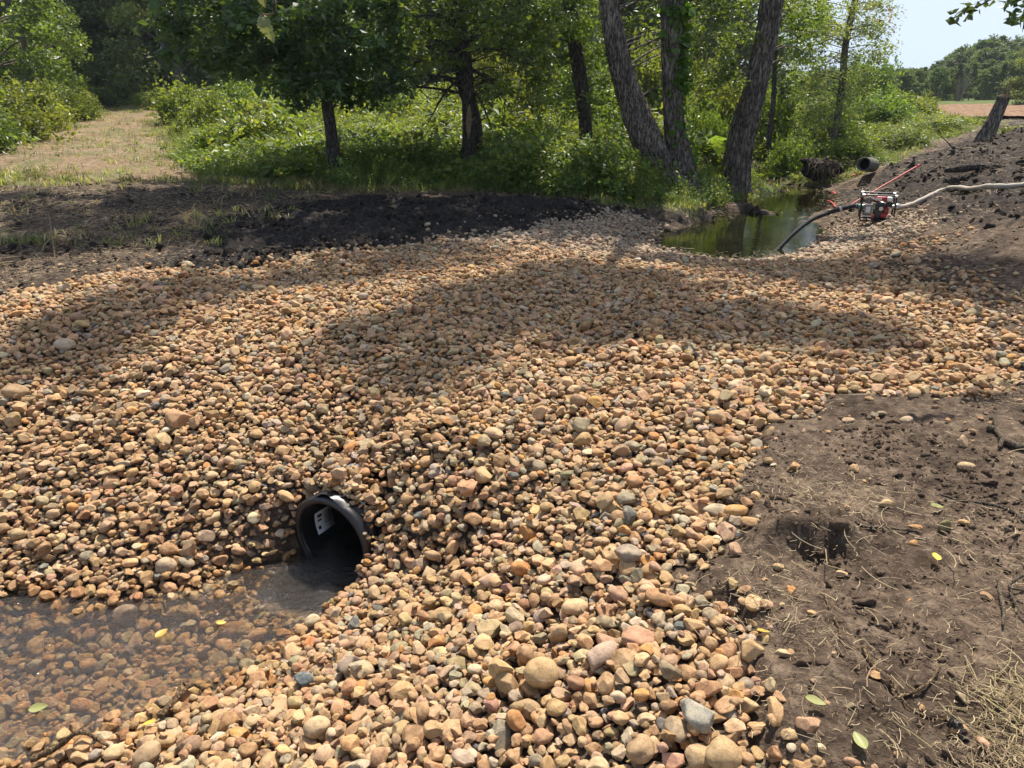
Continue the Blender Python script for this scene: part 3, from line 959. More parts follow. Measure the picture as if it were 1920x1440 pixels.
# ---------------------------------------------------------------- scattering (stuff only)
def scatter(name, label, pts, rot, scl, idx, meshes, tint=None, kind='stuff'):
    """points of one mesh; geometry nodes instance the template meshes on them"""
    me = mesh_np_points(name, pts, rot, scl, idx, tint)
    o = link(name, me)
    ng = D.node_groups.new(name, 'GeometryNodeTree')
    ng.interface.new_socket('Geometry', in_out='INPUT', socket_type='NodeSocketGeometry')
    ng.interface.new_socket('Geometry', in_out='OUTPUT', socket_type='NodeSocketGeometry')
    N = ng.nodes
    gi, go_ = N.new('NodeGroupInput'), N.new('NodeGroupOutput')
    ci_ = D.collections.new(name + '_source')
    for q, mm in enumerate(meshes):
        t = D.objects.new('%s_source_%03d' % (name, q), mm)
        ci_.objects.link(t)
    cinfo = N.new('GeometryNodeCollectionInfo')
    cinfo.inputs['Collection'].default_value = ci_
    cinfo.inputs['Separate Children'].default_value = True
    cinfo.inputs['Reset Children'].default_value = True
    iop = N.new('GeometryNodeInstanceOnPoints')
    iop.inputs['Pick Instance'].default_value = True
    def na(nm, typ):
        a = N.new('GeometryNodeInputNamedAttribute'); a.data_type = typ
        a.inputs['Name'].default_value = nm
        return a.outputs['Attribute']
    L = ng.links.new
    L(gi.outputs[0], iop.inputs['Points'])
    L(cinfo.outputs[0], iop.inputs['Instance'])
    L(na('idx', 'INT'), iop.inputs['Instance Index'])
    e2r = N.new('FunctionNodeEulerToRotation')
    L(na('rot', 'FLOAT_VECTOR'), e2r.inputs[0])
    L(e2r.outputs[0], iop.inputs['Rotation'])
    L(na('scl', 'FLOAT_VECTOR'), iop.inputs['Scale'])
    L(iop.outputs[0], go_.inputs[0])
    md_ = o.modifiers.new('scatter', 'NODES')
    md_.node_group = ng
    return tag(o, label, kind=kind)

def mesh_np_points(name, pts, rot, scl, idx, tint=None):
    me = D.meshes.new(name)
    n = len(pts)
    me.vertices.add(n)
    me.vertices.foreach_set('co', np.asarray(pts, np.float32).ravel())
    scl = np.asarray(scl, np.float32)
    if scl.ndim == 1:
        scl = np.repeat(scl[:, None], 3, 1)
    for an, typ, key, arr in (('rot', 'FLOAT_VECTOR', 'vector', rot), ('scl', 'FLOAT_VECTOR', 'vector', scl), ('idx', 'INT', 'value', idx)):
        a = me.attributes.new(an, typ, 'POINT')
        a.data.foreach_set(key, np.asarray(arr, np.int32 if typ == 'INT' else np.float32).ravel())
    if tint is not None:
        a = me.attributes.new('tint', 'FLOAT_COLOR', 'POINT')
        a.data.foreach_set('color', np.concatenate([tint, np.ones((n, 1))], 1).astype(np.float32).ravel())
    return me

rest = ~one
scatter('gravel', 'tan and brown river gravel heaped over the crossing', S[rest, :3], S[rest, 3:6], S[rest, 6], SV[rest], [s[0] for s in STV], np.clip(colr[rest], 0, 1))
# ---------------------------------------------------------------- black plastic culvert
def local_frame(origin, axis):
    a = Vector(axis).normalized()
    return a.to_track_quat('Y', 'Z').to_euler()

pr = thing('culvert_pipe', 'black plastic culvert pipe mouth half under water in the gravel bank', 'culvert', PIPE_C)
pr.rotation_euler = local_frame(PIPE_C, PIPE_D)
def ring_surface(prof, n=72, wob=0.0):
    """prof: list of (y, r); revolved round the Y axis"""
    a = np.linspace(0, 2 * np.pi, n, endpoint=False)
    V = []
    for y, r in prof:
        rr = r * (1 + wob * np.sin(a * 2 + .6))
        V.append(np.stack([np.cos(a) * rr, np.full(n, y), np.sin(a) * rr], -1))
    V = np.concatenate(V); m_ = len(prof)
    i = np.arange(m_ - 1)[:, None] * n; j = np.arange(n)[None]; k = (j + 1) % n
    return V, np.stack([i + j, i + k, i + n + k, i + n + j], -1).reshape(-1, 4)
ro, ri = PIPE_R - .018, PIPE_R - .033
prof = [(2.9, ri), (.02, ri), (0.0, ri + .004), (0.0, ro)]
y = .05
while y < 1.6:
    prof += [(y, ro), (y + .012, ro + .014), (y + .045, ro + .014), (y + .057, ro)]
    y += .085
prof += [(2.9, ro)]
mb = MB(); mb.add(*ring_surface(prof, 72, .012))
mb.build('pipe_wall', M['plastic_black'], pr, True)
mb = MB(); mb.add(*ring_surface([(-.012, ri - .004), (-.018, ri + .004), (-.018, ro + .010), (-.006, ro + .022), (.035, ro + .022), (.045, ro + .012), (.045, ro)], 72, .012))
mb.build('rim', M['plastic_black'], pr, True)
# torn flap of the outer skin at the top of the rim
mb = MB()
a = np.linspace(R(62), R(112), 12)
V = []
for q, yy in enumerate((-.012, .012, .045)):
    rr = ro + .026 + .016 * np.sin((a - a[0]) / (a[-1] - a[0]) * np.pi) * (1 if q == 1 else .5) + (.012 * np.sin(a * 9) if q == 0 else 0)
    V.append(np.stack([np.cos(a) * rr, np.full(12, yy), np.sin(a) * rr], -1))
V = np.concatenate(V); i = np.arange(2)[:, None] * 12; j = np.arange(11)[None]
Fq = np.stack([i + j, i + j + 1, i + 12 + j + 1, i + 12 + j], -1).reshape(-1, 4)
V2 = np.concatenate([V, V + np.array((0, .0, -.005))])
mb.add(V2, np.concatenate([Fq, Fq[:, ::-1] + 36]))
mb.build('torn_flap', M['plastic_black'], pr, True)
# the sticker inside, on the upper left of the bore
def curved_patch(a0, a1, y0, y1, r, th, na=10, skew=0.0):
    a = np.linspace(a0, a1, na)
    V = []
    for rr in (r, r - th):
        for yy in (y0, y1):
            V.append(np.stack([np.cos(a) * rr, yy + skew * (a - a0), np.sin(a) * rr], -1))
    V = np.concatenate(V); j = np.arange(na - 1); n = na
    Fa = np.concatenate([np.stack([j, j + 1, j + n + 1, j + n], -1), np.stack([2 * n + j, 2 * n + j + n, 2 * n + j + n + 1, 2 * n + j + 1], -1),
                         np.stack([j, j + 2 * n, j + 2 * n + 1, j + 1], -1), np.stack([j + n, j + n + 1, j + 3 * n + 1, j + 3 * n], -1)])
    return V, Fa
mb = MB(); mb.add(*curved_patch(R(170), R(204), .11, .25, ri - .002, .001))
stk = mb.build('sticker', M['sticker'], pr, True)
mb = MB()
mb.add(*curved_patch(R(175), R(180), .13, .165, ri - .0035, .0006))
mb.add(*curved_patch(R(183), R(186), .13, .16, ri - .0035, .0006))
for q in range(6):
    mb.add(*curved_patch(R(176 + q * 3.4), R(177.2 + q * 3.4), .18, .235, ri - .0035, .0006, 4))
mb.add(*curved_patch(R(193), R(198), .125, .145, ri - .0035, .0006))
mb.build('printing', M['ink'], stk, True)

# ---------------------------------------------------------------- motor pump
pp = hit(1640, 416)
PX, PY = pp[0], pp[1]
PZ = float(np.percentile(H[int((PY - Y0) / CELL) - 6:int((PY - Y0) / CELL) + 7, int((PX - X0) / CELL) - 10:int((PX - X0) / CELL) + 11], 88)) - .005
PS, PR = .81, R(-21)
pump = thing('water_pump', 'small petrol water pump with red and white tank in a black tube frame', 'water pump', (PX, PY, PZ), PR)
pump.scale = (PS,) * 3
W2, D2, HH = .275, .2, .45
def rrect(w_, h_, r, n=6):
    o = []
    for cx, cz, a0 in ((w_ - r, r, -90), (w_ - r, h_ - r, 0), (-w_ + r, h_ - r, 90), (-w_ + r, r, 180)):
        for t in np.linspace(a0, a0 + 90, n):
            o.append((cx + r * math.cos(R(t)), cz + r * math.sin(R(t))))
    o.append(o[0])
    return o
for sy in (-D2, D2):
    mb = MB(); mb.tube([(x, sy, z) for x, z in rrect(W2, HH, .05)], .0135, 10)
    mb.build('frame_loop', M['frame'], pump, True)
mb = MB()
for sx in (-W2, W2):
    mb.tube([(sx, -D2, HH - .07), (sx, D2, HH - .07)], .012, 8); mb.tube([(sx, -D2, .07), (sx, D2, .07)], .012, 8)
for sx in (-.15, .15):
    mb.tube([(sx, -D2, .0135), (sx, D2, .0135)], .014, 8)
mb.box((0, 0, .035), (.42, .26, .012))
mb.build('cross_bars', M['frame'], pump, True)
for sx in (-1, 1):
    for sy in (-1, 1):
        mb = MB(); mb.cyl((sx * (W2 - .012), sy * D2, HH - .008), .024, .045, 'X', 14, bev=.005)
        mb.build('corner_clamp', M['steel'], pump)
# pump casing
mb = MB()
mb.cyl((-.15, -.02, .175), .105, .13, 'X', 28, bev=.012)
mb.box((-.15, -.06, .19), (.13, .16, .19), bev=.02)
mb.cyl((-.15, -.02, .325), .045, .10, 'Z', 20, bev=.005)
mb.cyl((-.15, -.02, .375), .055, .022, 'Z', 8)
mb.cyl((-.235, -.02, .22), .042, .07, 'X', 20, bev=.005)
for a in range(6):
    mb.cyl((-.22, -.02 + .09 * math.cos(a * 1.047), .175 + .09 * math.sin(a * 1.047)), .01, .02, 'X', 8)
cas = mb.build('pump_casing', M['cast'], pump)
mb = MB(); mb.box((-.15, -.142, .19), (.075, .004, .10), bev=.001)
mb.build('rating_plate', M['sticker'], cas)
mb = MB(); mb.cyl((-.15, -.02, .398), .03, .026, 'Z', 12, bev=.004); mb.box((-.15, -.02, .412), (.06, .014, .014), bev=.003)
mb.build('priming_plug', M['steel'], cas)
mb = MB(); mb.cyl((-.290, -.02, .22), .05, .055, 'X', 16, bev=.006); mb.box((-.29, -.02, .275), (.02, .02, .03), bev=.003); mb.box((-.29, -.02, .165), (.02, .02, .03), bev=.003)
mb.build('suction_coupling', M['teal'], pump)
# engine
mb = MB()
mb.box((.03, 0, .13), (.17, .22, .15), bev=.02)
mb.box((.04, -.03, .235), (.13, .16, .09), rot=(R(-18), 0, 0), bev=.01)
for q in range(7):
    mb.box((.04, -.04, .195 + q * .013), (.15, .17, .004))
mb.cyl((.05, -.125, .20), .036, .05, 'Y', 20, bev=.006)
mb.box((.0, -.11, .24), (.06, .05, .05), bev=.01)
mb.tube([(-.02, -.12, .25), (.02, -.15, .23), (.06, -.14, .19)], .006, 6)
eng = mb.build('engine', M['dark_metal'], pump)
mb = MB(); mb.cyl((.055, -.155, .215), .038, .02, 'Y', 20, bev=.006)
mb.build('carburettor_cap', M['steel'], eng)
mb = MB(); mb.cyl((.145, -.01, .15), .10, .05, 'X', 24, bev=.012); mb.cyl((.175, -.01, .15), .06, .03, 'X', 20, bev=.008)
mb.box((.12, -.12, .09), (.09, .03, .08), bev=.012)
mb.build('fan_cover', M['red'], pump, True)
mb = MB(); mb.box((-.01, .0, .035 + .0), (.05, .05, .03), bev=.005); mb.box((-.06, -.13, .075), (.05, .03, .06), bev=.01)
mb.build('oil_filler', M['red'], pump)
mb = MB(); mb.box((.045, .01, .375), (.19, .22, .085), bev=.03)
tank = mb.build('fuel_tank', M['red'], pump, True)
mb = MB(); mb.box((-.005, -.103, .372), (.10, .012, .045), bev=.004)
lab_ = mb.build('tank_label', M['white'], tank)
mb = MB()
for q in range(9):
    for z in (.362, .374, .384):
        mb.box((-.045 + q * .010, -.1105, z), (.006, .002, .005))
mb.build('label_print', M['red_plastic'], lab_)
mb = MB(); mb.cyl((.05, .01, .425), .032, .02, 'Z', 20, bev=.005)
mb.build('fuel_cap', M['frame'], tank)
mb = MB(); mb.box((.175, -.04, .375), (.085, .15, .075), bev=.025)
mb.build('air_cleaner', M['white'], pump, True)
mb = MB(); mb.box((.185, .0, .30), (.11, .20, .06), bev=.012)
for q in range(6):
    mb.box((.185, -.104, .283 + q * .007), (.08, .004, .003))
mb.build('muffler', M['dark_metal'], pump)
mb = MB()
mb.cyl((.255, -.05, .245), .036, .05, 'X', 18, bev=.005)
mb.tube(spline([(-.15, -.02, .30), (-.10, .10, .33), (.05, .16, .28), (.2, .05, .25), (.28, -.05, .245)], 6), .03, 12)
mb.build('outlet_pipe', M['steel'], pump, True)

def lying(pts, dz=0.0):
    """pixel path laid on the ground -> world points"""
    return np.array([on(x, y, dz if np.isscalar(dz) else 0) for x, y in pts])
def Hat(x, y):
    i_, j_ = int((x - X0) / CELL), int((y - Y0) / CELL)
    return float(H[j_, i_]) if 0 <= i_ < nx and 0 <= j_ < ny else gz(x, y)
cA, sA = math.cos(PR), math.sin(PR)
def ploc(x, y, z):
    x, y, z = x * PS, y * PS, z * PS
    return np.array((PX + x * cA - y * sA, PY + x * sA + y * cA, PZ + z))
# suction hose: from the coupling over the bank into the pond
p0 = ploc(-.315, -.02, .22)
def at_depth(px, py, y):
    d = ray(px, py); t = y / d[1]
    return EYE + d * t
hp = [p0, p0 + np.array((-.12, 0, .0)), at_depth(1548, 401, PY - .10), at_depth(1520, 413, PY - .22), at_depth(1490, 436, PY - .40), at_depth(1466, 460, PY - .55), at_depth(1445, 480, PY - .7)]
hs = thing('suction_hose', 'thick black ribbed hose curving from the pump down into the pond', 'hose', p0)
hp = spline(hp, 14)
rr = .031 + .0025 * np.sin(np.arange(len(hp)) * 2.2)
mb = MB(); mb.tube(hp - p0, rr, 14)
mb.build('hose_body', M['rubber'], hs, True)
for k in (4, 20):
    mb = MB(); mb.tube(np.array([hp[k] - p0, hp[k + 1] - p0]), .041, 16)
    mb.build('hose_clamp', M['steel'], hs, True)
# flat discharge hose going up the right bank
p1 = ploc(.28, -.05, .245)
path = [p1, p1 + np.array((.08, -.01, .0)), at_depth(1712, 382, PY + .05), at_depth(1740, 369, PY + .15), at_depth(1764, 358, PY + .3)]
for q in ((1790, 357), (1820, 361), (1850, 363), (1885, 359), (1920, 352), (1970, 345), (2050, 340)):
    path.append(on(q[0], q[1], .055))
dh = thing('discharge_hose', 'pale grey beige hose running from the pump up the dirt bank', 'hose', p1)
sp = spline(path, 12)
mb = MB(); mb.tube(sp - p1, .034 + .003 * np.sin(np.arange(len(sp)) * .7), 14)
mb.build('hose_body', M['hose_beige'], dh, True)
mb = MB(); mb.tube(np.array([p1 + np.array((-.01, 0, 0)), p1 + np.array((.07, 0, 0))]) - p1, .047, 16)
mb.build('hose_coupling', M['steel'], dh, True)

# ---------------------------------------------------------------- red pipes and the old culvert behind the pump
a_ = on(1590, 393, .06); b_ = on(1650, 364, .12); c_ = on(1717, 336, .22)
o = thing('red_pipe', 'long thin red plastic pipe leaning up the mud behind the pump', 'pipe', a_)
mb = MB(); mb.tube(spline([a_ - a_, b_ - a_, c_ - a_], 8), .013, 10); mb.build('pipe_tube', M['red_plastic'], o, True)
mb = MB(); mb.tube(np.array([c_ - a_ - .03 * (c_ - b_) / np.linalg.norm(c_ - b_), c_ - a_ + .02 * (c_ - b_) / np.linalg.norm(c_ - b_)]), .018, 12); mb.build('end_collar', M['red_plastic'], o, True)
for pts, lab, r_ in (((( 1549, 388), (1556, 386), (1562, 389), (1566, 394)), 'short bent red pipe end at the edge of the pond beside the black hose', .022),
                     (((1557, 371), (1562, 367), (1566, 372)), 'small red plastic scrap at the water edge beyond the pump', .028),
                     (((1596, 334), (1603, 331), (1610, 325), (1618, 321)), 'red plastic strip lying below the mouth of the old culvert', .026)):
    P3 = np.array([on(x, y, .05) for x, y in pts])
    P3[:, 2] = np.maximum(P3[:, 2], POND_Z + .05)
    mb = MB(); mb.tube(spline(P3 - P3[0], 6), r_ * .65, 8)
    o = mb.build('red_scrap', M['red_plastic'], None, True, P3[0]); tag(o, lab, 'red plastic')
c_ = CULV - np.array((0, 0, .03))
M['void'] = plain('bore_shade_black', (0.004, 0.004, 0.004), 0.95, 0, 0.1, 8, 0.05)
oc = thing('old_culvert', 'weathered concrete culvert mouth sticking out of the weedy bank behind the pond', 'culvert', c_)
oc.rotation_euler = local_frame(c_, (.62, .78, -.10))
mb = MB(); mb.add(*ring_surface([(.7, .118), (0, .118), (-.01, .124), (-.01, .142), (0, .148), (.7, .148)], 40))
mb.build('pipe_wall', M['concrete'], oc, True)
mb = MB(); mb.add(*ring_surface([(.18, .1175), (.18, .001)], 40)); mb.build('bore_shade_disc', M['void'], oc, True)  # black disc painting the shade inside the bore

# ---------------------------------------------------------------- leaves
def leaf_quads(C, size, rng, up=0.55, fold=.16, width=.55, droop=.35):
    n = len(C)
    a = rng.normal(size=(n, 3)); a[:, 2] = a[:, 2] * .5 - droop
    a /= np.linalg.norm(a, axis=1)[:, None]
    nn = rng.normal(size=(n, 3)) * (1 - up) + np.array((0, 0, up))
    b = np.cross(nn, a); b /= np.linalg.norm(b, axis=1)[:, None] + 1e-9
    nn = np.cross(a, b)
    sz = (size * np.clip(rng.lognormal(0, .34, n), .45, 2.0))[:, None]
    w_ = width * rng.uniform(.75, 1.2, n)[:, None]
    v0 = C; v1 = C + sz * (.45 * a + .5 * w_ * b + fold * nn * w_); v2 = C + sz * a; v3 = C + sz * (.45 * a - .5 * w_ * b + fold * nn * w_)
    V = np.stack([v0, v1, v2, v3], 1).reshape(-1, 3)
    Fq = np.arange(4 * n).reshape(-1, 4)
    return V, Fq

def leaf_mesh(name, C, size, mat, rng, rnd=None, **kw):
    V, Fq = leaf_quads(C, size, rng, **kw)
    r = rng.random(len(C)) if rnd is None else np.clip(rnd + rng.normal(0, .16, len(C)), 0, 1)
    return mesh_np(name, V, Fq, mat, False, [('rnd', 'FACE', 'FLOAT', r)])

def clump_points(cl, per, rng, flat=.62):
    """cl (k,4) centres + radius -> leaf points gathered on little sprays inside each clump"""
    out, rn = [], []
    for x, y, z, r in cl:
        n = max(3, int(per * r * r))
        k = max(2, n // 9)
        d = rng.normal(size=(k, 3)); d /= np.linalg.norm(d, axis=1)[:, None]
        s_ = d * (rng.random(k) ** .45)[:, None] * r * np.array((1, 1, flat))
        tw = np.repeat(s_, 9, 0)[:n] if k * 9 >= n else np.resize(s_, (n, 3))
        p_ = tw + rng.normal(0, .16 * r + .03, (len(tw), 3)) * np.array((1, 1, .7))
        out.append(p_ + np.array((x, y, z))); rn.append(np.full(len(p_), rng.uniform(.1, .85)))
    return np.concatenate(out), np.concatenate(rn)

def branches(mb, trunk, cl, rng, r0=.035, every=1, n=6, sag=.0):
    """limbs from the trunk to the clump centres"""
    trunk = np.asarray(trunk)
    for q, (x, y, z, r) in enumerate(cl):
        if q % every: continue
        if r0 < .03 and q % 3: continue
        e = np.array((x, y, z))
        dd = np.linalg.norm(trunk[:, :2] - e[:2], axis=1)
        want = z - (.45 if r0 >= .03 else .1) * dd + (0 if r0 >= .03 else .15)
        k = int(np.argmin(np.abs(trunk[:, 2] - want)))
        s0 = trunk[k, :3]
        mid = s0 + (e - s0) * .5 + np.array((rng.normal(0, .08), rng.normal(0, .08), .12 * np.linalg.norm(e - s0) - sag))
        L_ = np.linalg.norm(e - s0)
        pts = spline([s0, mid, e], 5)
        ra = min(r0 * (.5 + L_ * .25), trunk[k, 3] * .6)
        mb.tube(pts, np.linspace(ra, .006, len(pts)), n, cap=False)

def trunk_mesh(pts, nside=48, seg=14, bark=.07, flare=0.0, seed=0):
    P_ = spline(pts, seg)
    n = len(P_)
    L_ = np.concatenate([[0], np.cumsum(np.linalg.norm(np.diff(P_[:, :3], axis=0), axis=1))])
    def bk(i, a):
        r = P_[i, 3]
        # deep vertical furrows that wander and join
        u = a * 4.2 * max(r, .08) / .25
        x_, y_ = np.cos(a) * 5 * r / .3, np.sin(a) * 5 * r / .3
        f = np.abs(fbm(x_ * 2.4 + seed, y_ * 2.4, np.full_like(a, L_[i] * 1.1), seed=seed, octs=3, gain=.6))
        g_ = fbm(x_ * .5, y_ * .5, np.full_like(a, L_[i] * .7), seed=seed + 9, octs=2)
        fl = flare * math.exp(-L_[i] / .28) * (1 + .55 * np.sin(a * 5 + seed) + .25 * np.sin(a * 3 + 1.7))
        return 1 - bark * 2.2 + bark * 3.8 * np.minimum(f, .7) + .06 * g_ + fl
    mb = MB()
    mb.tube(P_[:, :3], P_[:, 3], nside, bark=bk)
    return mb, P_

def ellipsoid_clumps(rng, specs):
    """specs: (cx,cy,cz,rx,ry,rz,n,r)"""
    o = []
    for cx, cy_, cz, rx, ry, rz, n, r in specs:
        d = rng.normal(size=(n, 3)); d /= np.linalg.norm(d, axis=1)[:, None]
        q = d * (rng.random(n) ** .4)[:, None] * np.array((rx, ry, rz))
        o.append(np.concatenate([q + np.array((cx, cy_, cz)), (r * rng.uniform(.6, 1.3, n))[:, None]], 1))
    return np.concatenate(o)

def pxc(px, py, y, rpx):
    """a clump seen at a pixel, at world depth y, radius given in pixels"""
    p = at_depth(px, py, y)
    dep = (p[1] * cP - (p[2] - 1.7) * sP)
    return (*p, rpx * dep / F)

# ---------------------------------------------------------------- shade: which clumps of the high crowns stand between the sun and the gravel
TREES = {}
def base_at(px, py):
    p = hit(px, py); return np.array((p[0], p[1], gz(p[0], p[1]) - .05))
tb = {'slim': base_at(628, 334), 'wound': base_at(878, 330), 'back': base_at(1098, 318), 'twin': base_at(1262, 352), 'right': base_at(1378, 342), 'thin': base_at(1440, 322), 'edge': base_at(1560, 318)}
srng = np.random.default_rng(5)
SHADE = []
def shade(n, poly, spread=0.0):
    poly = np.array([hit(x, y)[:2] for x, y in poly])
    lo_, hi_ = poly.min(0), poly.max(0)
    k = 0
    while k < n:
        p = srng.uniform(lo_, hi_)
        if inside(np.array([p[0]]), np.array([p[1]]), poly)[0]:
            SHADE.append((p[0], p[1])); k += 1
shade(90, [(0, 365), (640, 372), (640, 478), (500, 455), (260, 462), (120, 478), (0, 470)])
shade(80, [(640, 378), (1200, 378), (1200, 402), (1000, 440), (640, 492)])
shade(15, [(270, 548), (420, 528), (620, 505), (900, 462), (900, 478), (660, 528), (430, 560)])
shade(7, [(60, 590), (220, 580), (240, 615), (150, 640), (50, 615)])
shade(62, [(690, 612), (800, 572), (960, 512), (1200, 500), (1300, 520), (1290, 552), (1420, 585), (1640, 622), (1660, 640), (1480, 636), (1250, 628), (1000, 628), (780, 640), (690, 632)])
shade(3, [(690, 650), (840, 655), (860, 690), (700, 700)])
shade(46, [(1230, 482), (1500, 486), (1640, 500), (1900, 512), (1920, 560), (1700, 545), (1400, 505)])
shade(30, [(1000, 415), (1230, 405), (1230, 450), (1060, 440)])
shade(40, [(330, 345), (620, 330), (1000, 330), (1000, 372), (640, 362)])
tkeys = ['slim', 'wound', 'back', 'twin', 'right', 'edge']
SH = {k: [] for k in tkeys}
for x, y in SHADE:
    yt = srng.uniform(14.0, 17.5)
    if y > 11: yt = y + srng.uniform(2.2, 5)
    t = (yt - y) / SUN[1]
    p = np.array((x, y, 0)) + SUN * t
    if p[2] < 3.6 or (.30 < p[0] / p[1] < .47 and p[2] < 11): continue
    k = min(tkeys, key=lambda q: np.hypot(tb[q][0] - p[0], (tb[q][1] - p[1]) * .5))
    SH[k].append((*p, srng.uniform(.34, .56)))

# ---------------------------------------------------------------- the trees by the water
def tree(name, label, base, trunks, low, key, leaf='leaf_mid', bark='bark', per=330, size=.085, hi_per=420, hi_size=.18, seed=1, group=None, flare=.3, nside=48, dead=None, ivy=None, cat='tree'):
    rg = np.random.default_rng(seed)
    t = thing(name, label, cat, base, 0, group)
    allT = []
    for q, tp_ in enumerate(trunks):
        mb, P_ = trunk_mesh([(p[0] - base[0], p[1] - base[1], p[2] - base[2], p[3]) for p in tp_], nside, (24 if nside > 60 else 12) if nside > 24 else 8, .055 if nside > 24 else .03, flare, seed + q)
        mb.build('trunk', M[bark], t, True)
        allT.append(P_)
    T_ = np.concatenate(allT)
    lo_c = np.array(low, float).reshape(-1, 4)
    hi_c = np.array(SH.get(key, []), float).reshape(-1, 4)
    off = np.array((*base, 0))
    mb = MB()
    if len(lo_c): branches(mb, T_, lo_c - off, rg, .017, 1, 6)
    if len(hi_c): branches(mb, T_, hi_c - off, rg, .06, 4, 5)
    if mb.n: mb.build('branches', M[bark], t, True)
    Vs, Fs, rs, off_n = [], [], [], 0
    for cl, per_, sz in ((lo_c, per, size), (hi_c, hi_per, hi_size)):
        if not len(cl): continue
        C, rn = clump_points(cl - off, per_, rg)
        V, Fq = leaf_quads(C, sz, rg)
        Vs.append(V); Fs.append(Fq + off_n); off_n += len(V)
        rs.append(np.clip(rn + rg.normal(0, .18, len(C)), 0, 1))
    if Vs:
        link('crown', mesh_np('crown', np.concatenate(Vs), np.concatenate(Fs), M[leaf], False, [('rnd', 'FACE', 'FLOAT', np.concatenate(rs))]), t)
    if dead is not None:
        mb = MB()
        for pts in dead:
            P3 = np.array(pts) - base
            s_ = spline(P3, 6)
            mb.tube(s_, np.linspace(.034, .007, len(s_)), 6, cap=False)
            for q in range(len(s_) // 2):
                k = rg.integers(2, len(s_) - 1)
                e = s_[k] + rg.normal(0, .22, 3) + np.array((0, 0, -.18))
                mid = (s_[k] + e) / 2 + rg.normal(0, .05, 3)
                mb.tube(spline([s_[k], mid, e], 4), np.linspace(.011, .003, 9), 4, cap=False)
        mb.build('dead_branches', M['bark_dark'], t, True)
    if ivy is not None:
        C = np.array(ivy) - base
        link('ivy', leaf_mesh('ivy', C, .10, M['leaf_ivy'], rg, up=.1, width=.95, droop=.5), t)
    return t

g_ = np.random.default_rng(77)
def px_field(rects, y0, y1, rpx, rg=g_):
    """clumps spread over pixel rectangles (x0,y0,x1,y1,n) at depths y0..y1"""
    o = []
    for x0, ya, x1, yb, n in rects:
        for _ in range(n):
            o.append(pxc(rg.uniform(x0, x1), rg.uniform(ya, yb), rg.uniform(y0, y1), rpx * rg.uniform(.7, 1.3)))
    return o

def tpts(base, seq, y=None):
    """trunk points from (px, py, width_px) at roughly the depth of the base"""
    o = []
    for q, (px, py, wpx, dy) in enumerate(seq):
        p = at_depth(px, py, base[1] + dy)
        dep = p[1] * cP - (p[2] - 1.7) * sP
        o.append((*p, wpx * .5 * dep / F))
    return o
def extend(T_, top, r):
    return T_ + [(*top, r)]

b = tb['slim']
T1 = [(b[0], b[1], b[2] - .1, .16)] + tpts(b, [(622, 260, 23, 0), (613, 190, 21, 0), (606, 120, 19, 0), (603, 40, 18, 0)])
T1 = extend(T1, (T1[-1][0] - .1, b[1] + .3, 6.0), .12); T1 = extend(T1, (T1[-1][0] + .2, b[1], 11.0), .04)
low = px_field([(300, -60, 480, 90, 34), (390, 0, 760, 110, 90), (480, 90, 760, 170, 40), (330, 90, 480, 130, 10), (530, 150, 690, 175, 6), (650, 165, 710, 200, 4), (400, 100, 500, 140, 8), (540, 170, 590, 195, 2)], b[1] - 2.2, b[1] + 1.2, 26)
b = tb['slim']
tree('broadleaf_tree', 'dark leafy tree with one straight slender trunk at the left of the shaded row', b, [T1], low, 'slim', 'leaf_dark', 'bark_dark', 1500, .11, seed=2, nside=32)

b = tb['wound']
T2 = [(b[0], b[1], b[2] - .1, .15)] + tpts(b, [(878, 240, 22, 0), (876, 160, 24, 0), (868, 90, 26, .1), (855, 10, 26, .2)])
T2 = extend(T2, (b[0] - .5, b[1] + .4, 6.5), .12); T2 = extend(T2, (b[0] - .3, b[1], 11.5), .04)
T2b = [(b[0] + .12, b[1] + .5, b[2] - .1, .17)] + tpts(b, [(893, 260, 24, .5), (886, 210, 26, .5), (868, 150, 24, .45), (860, 60, 22, .3)])
low = px_field([(730, -60, 1000, 70, 60), (740, 60, 850, 130, 12), (900, 20, 1060, 150, 36), (920, 140, 1040, 190, 10)], b[1] - 2.0, b[1] + 1.5, 24)
dd_ = []
for (x0, y0_, x1, y1_, dy) in ((868, 120, 742, 82, -.8), (870, 150, 712, 160, -.6), (868, 175, 700, 178, -.3), (870, 140, 800, 235, -.8), (885, 130, 960, 205, -.5), (872, 100, 770, 120, .3), (880, 95, 985, 120, -.8), (865, 165, 790, 150, -.9), (884, 165, 925, 250, -.5), (868, 60, 770, 30, -.6), (864, 130, 780, 175, -1.0), (862, 110, 735, 140, .2)):
    A_ = at_depth(x0, y0_, b[1]); B_ = at_depth(x1, y1_, b[1] + dy)
    md_ = (A_ + B_) / 2 + np.array((0, 0, .12))
    dd_.append([A_, md_, B_])
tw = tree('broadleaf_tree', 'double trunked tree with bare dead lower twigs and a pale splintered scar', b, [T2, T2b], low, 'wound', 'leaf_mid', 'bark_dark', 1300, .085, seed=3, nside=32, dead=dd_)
mb = MB()
s0 = at_depth(880, 196, b[1] - .17) - b; s1 = at_depth(878, 262, b[1] - .17) - b; s2 = at_depth(879, 225, b[1] - .21) - b
mb.tube(spline([s0, s2, s1], 5), [.012, .03, .04, .045, .045, .05, .05, .045, .035, .02, .008], 8)
e_ = at_depth(893, 218, b[1] - .3) - b
mb.tube(spline([s2, (s2 + e_) / 2 + np.array((0, 0, -.03)), e_], 4), np.linspace(.02, .005, 9), 6)
mb.build('splintered_wood', M['wood_raw'], tw, True)

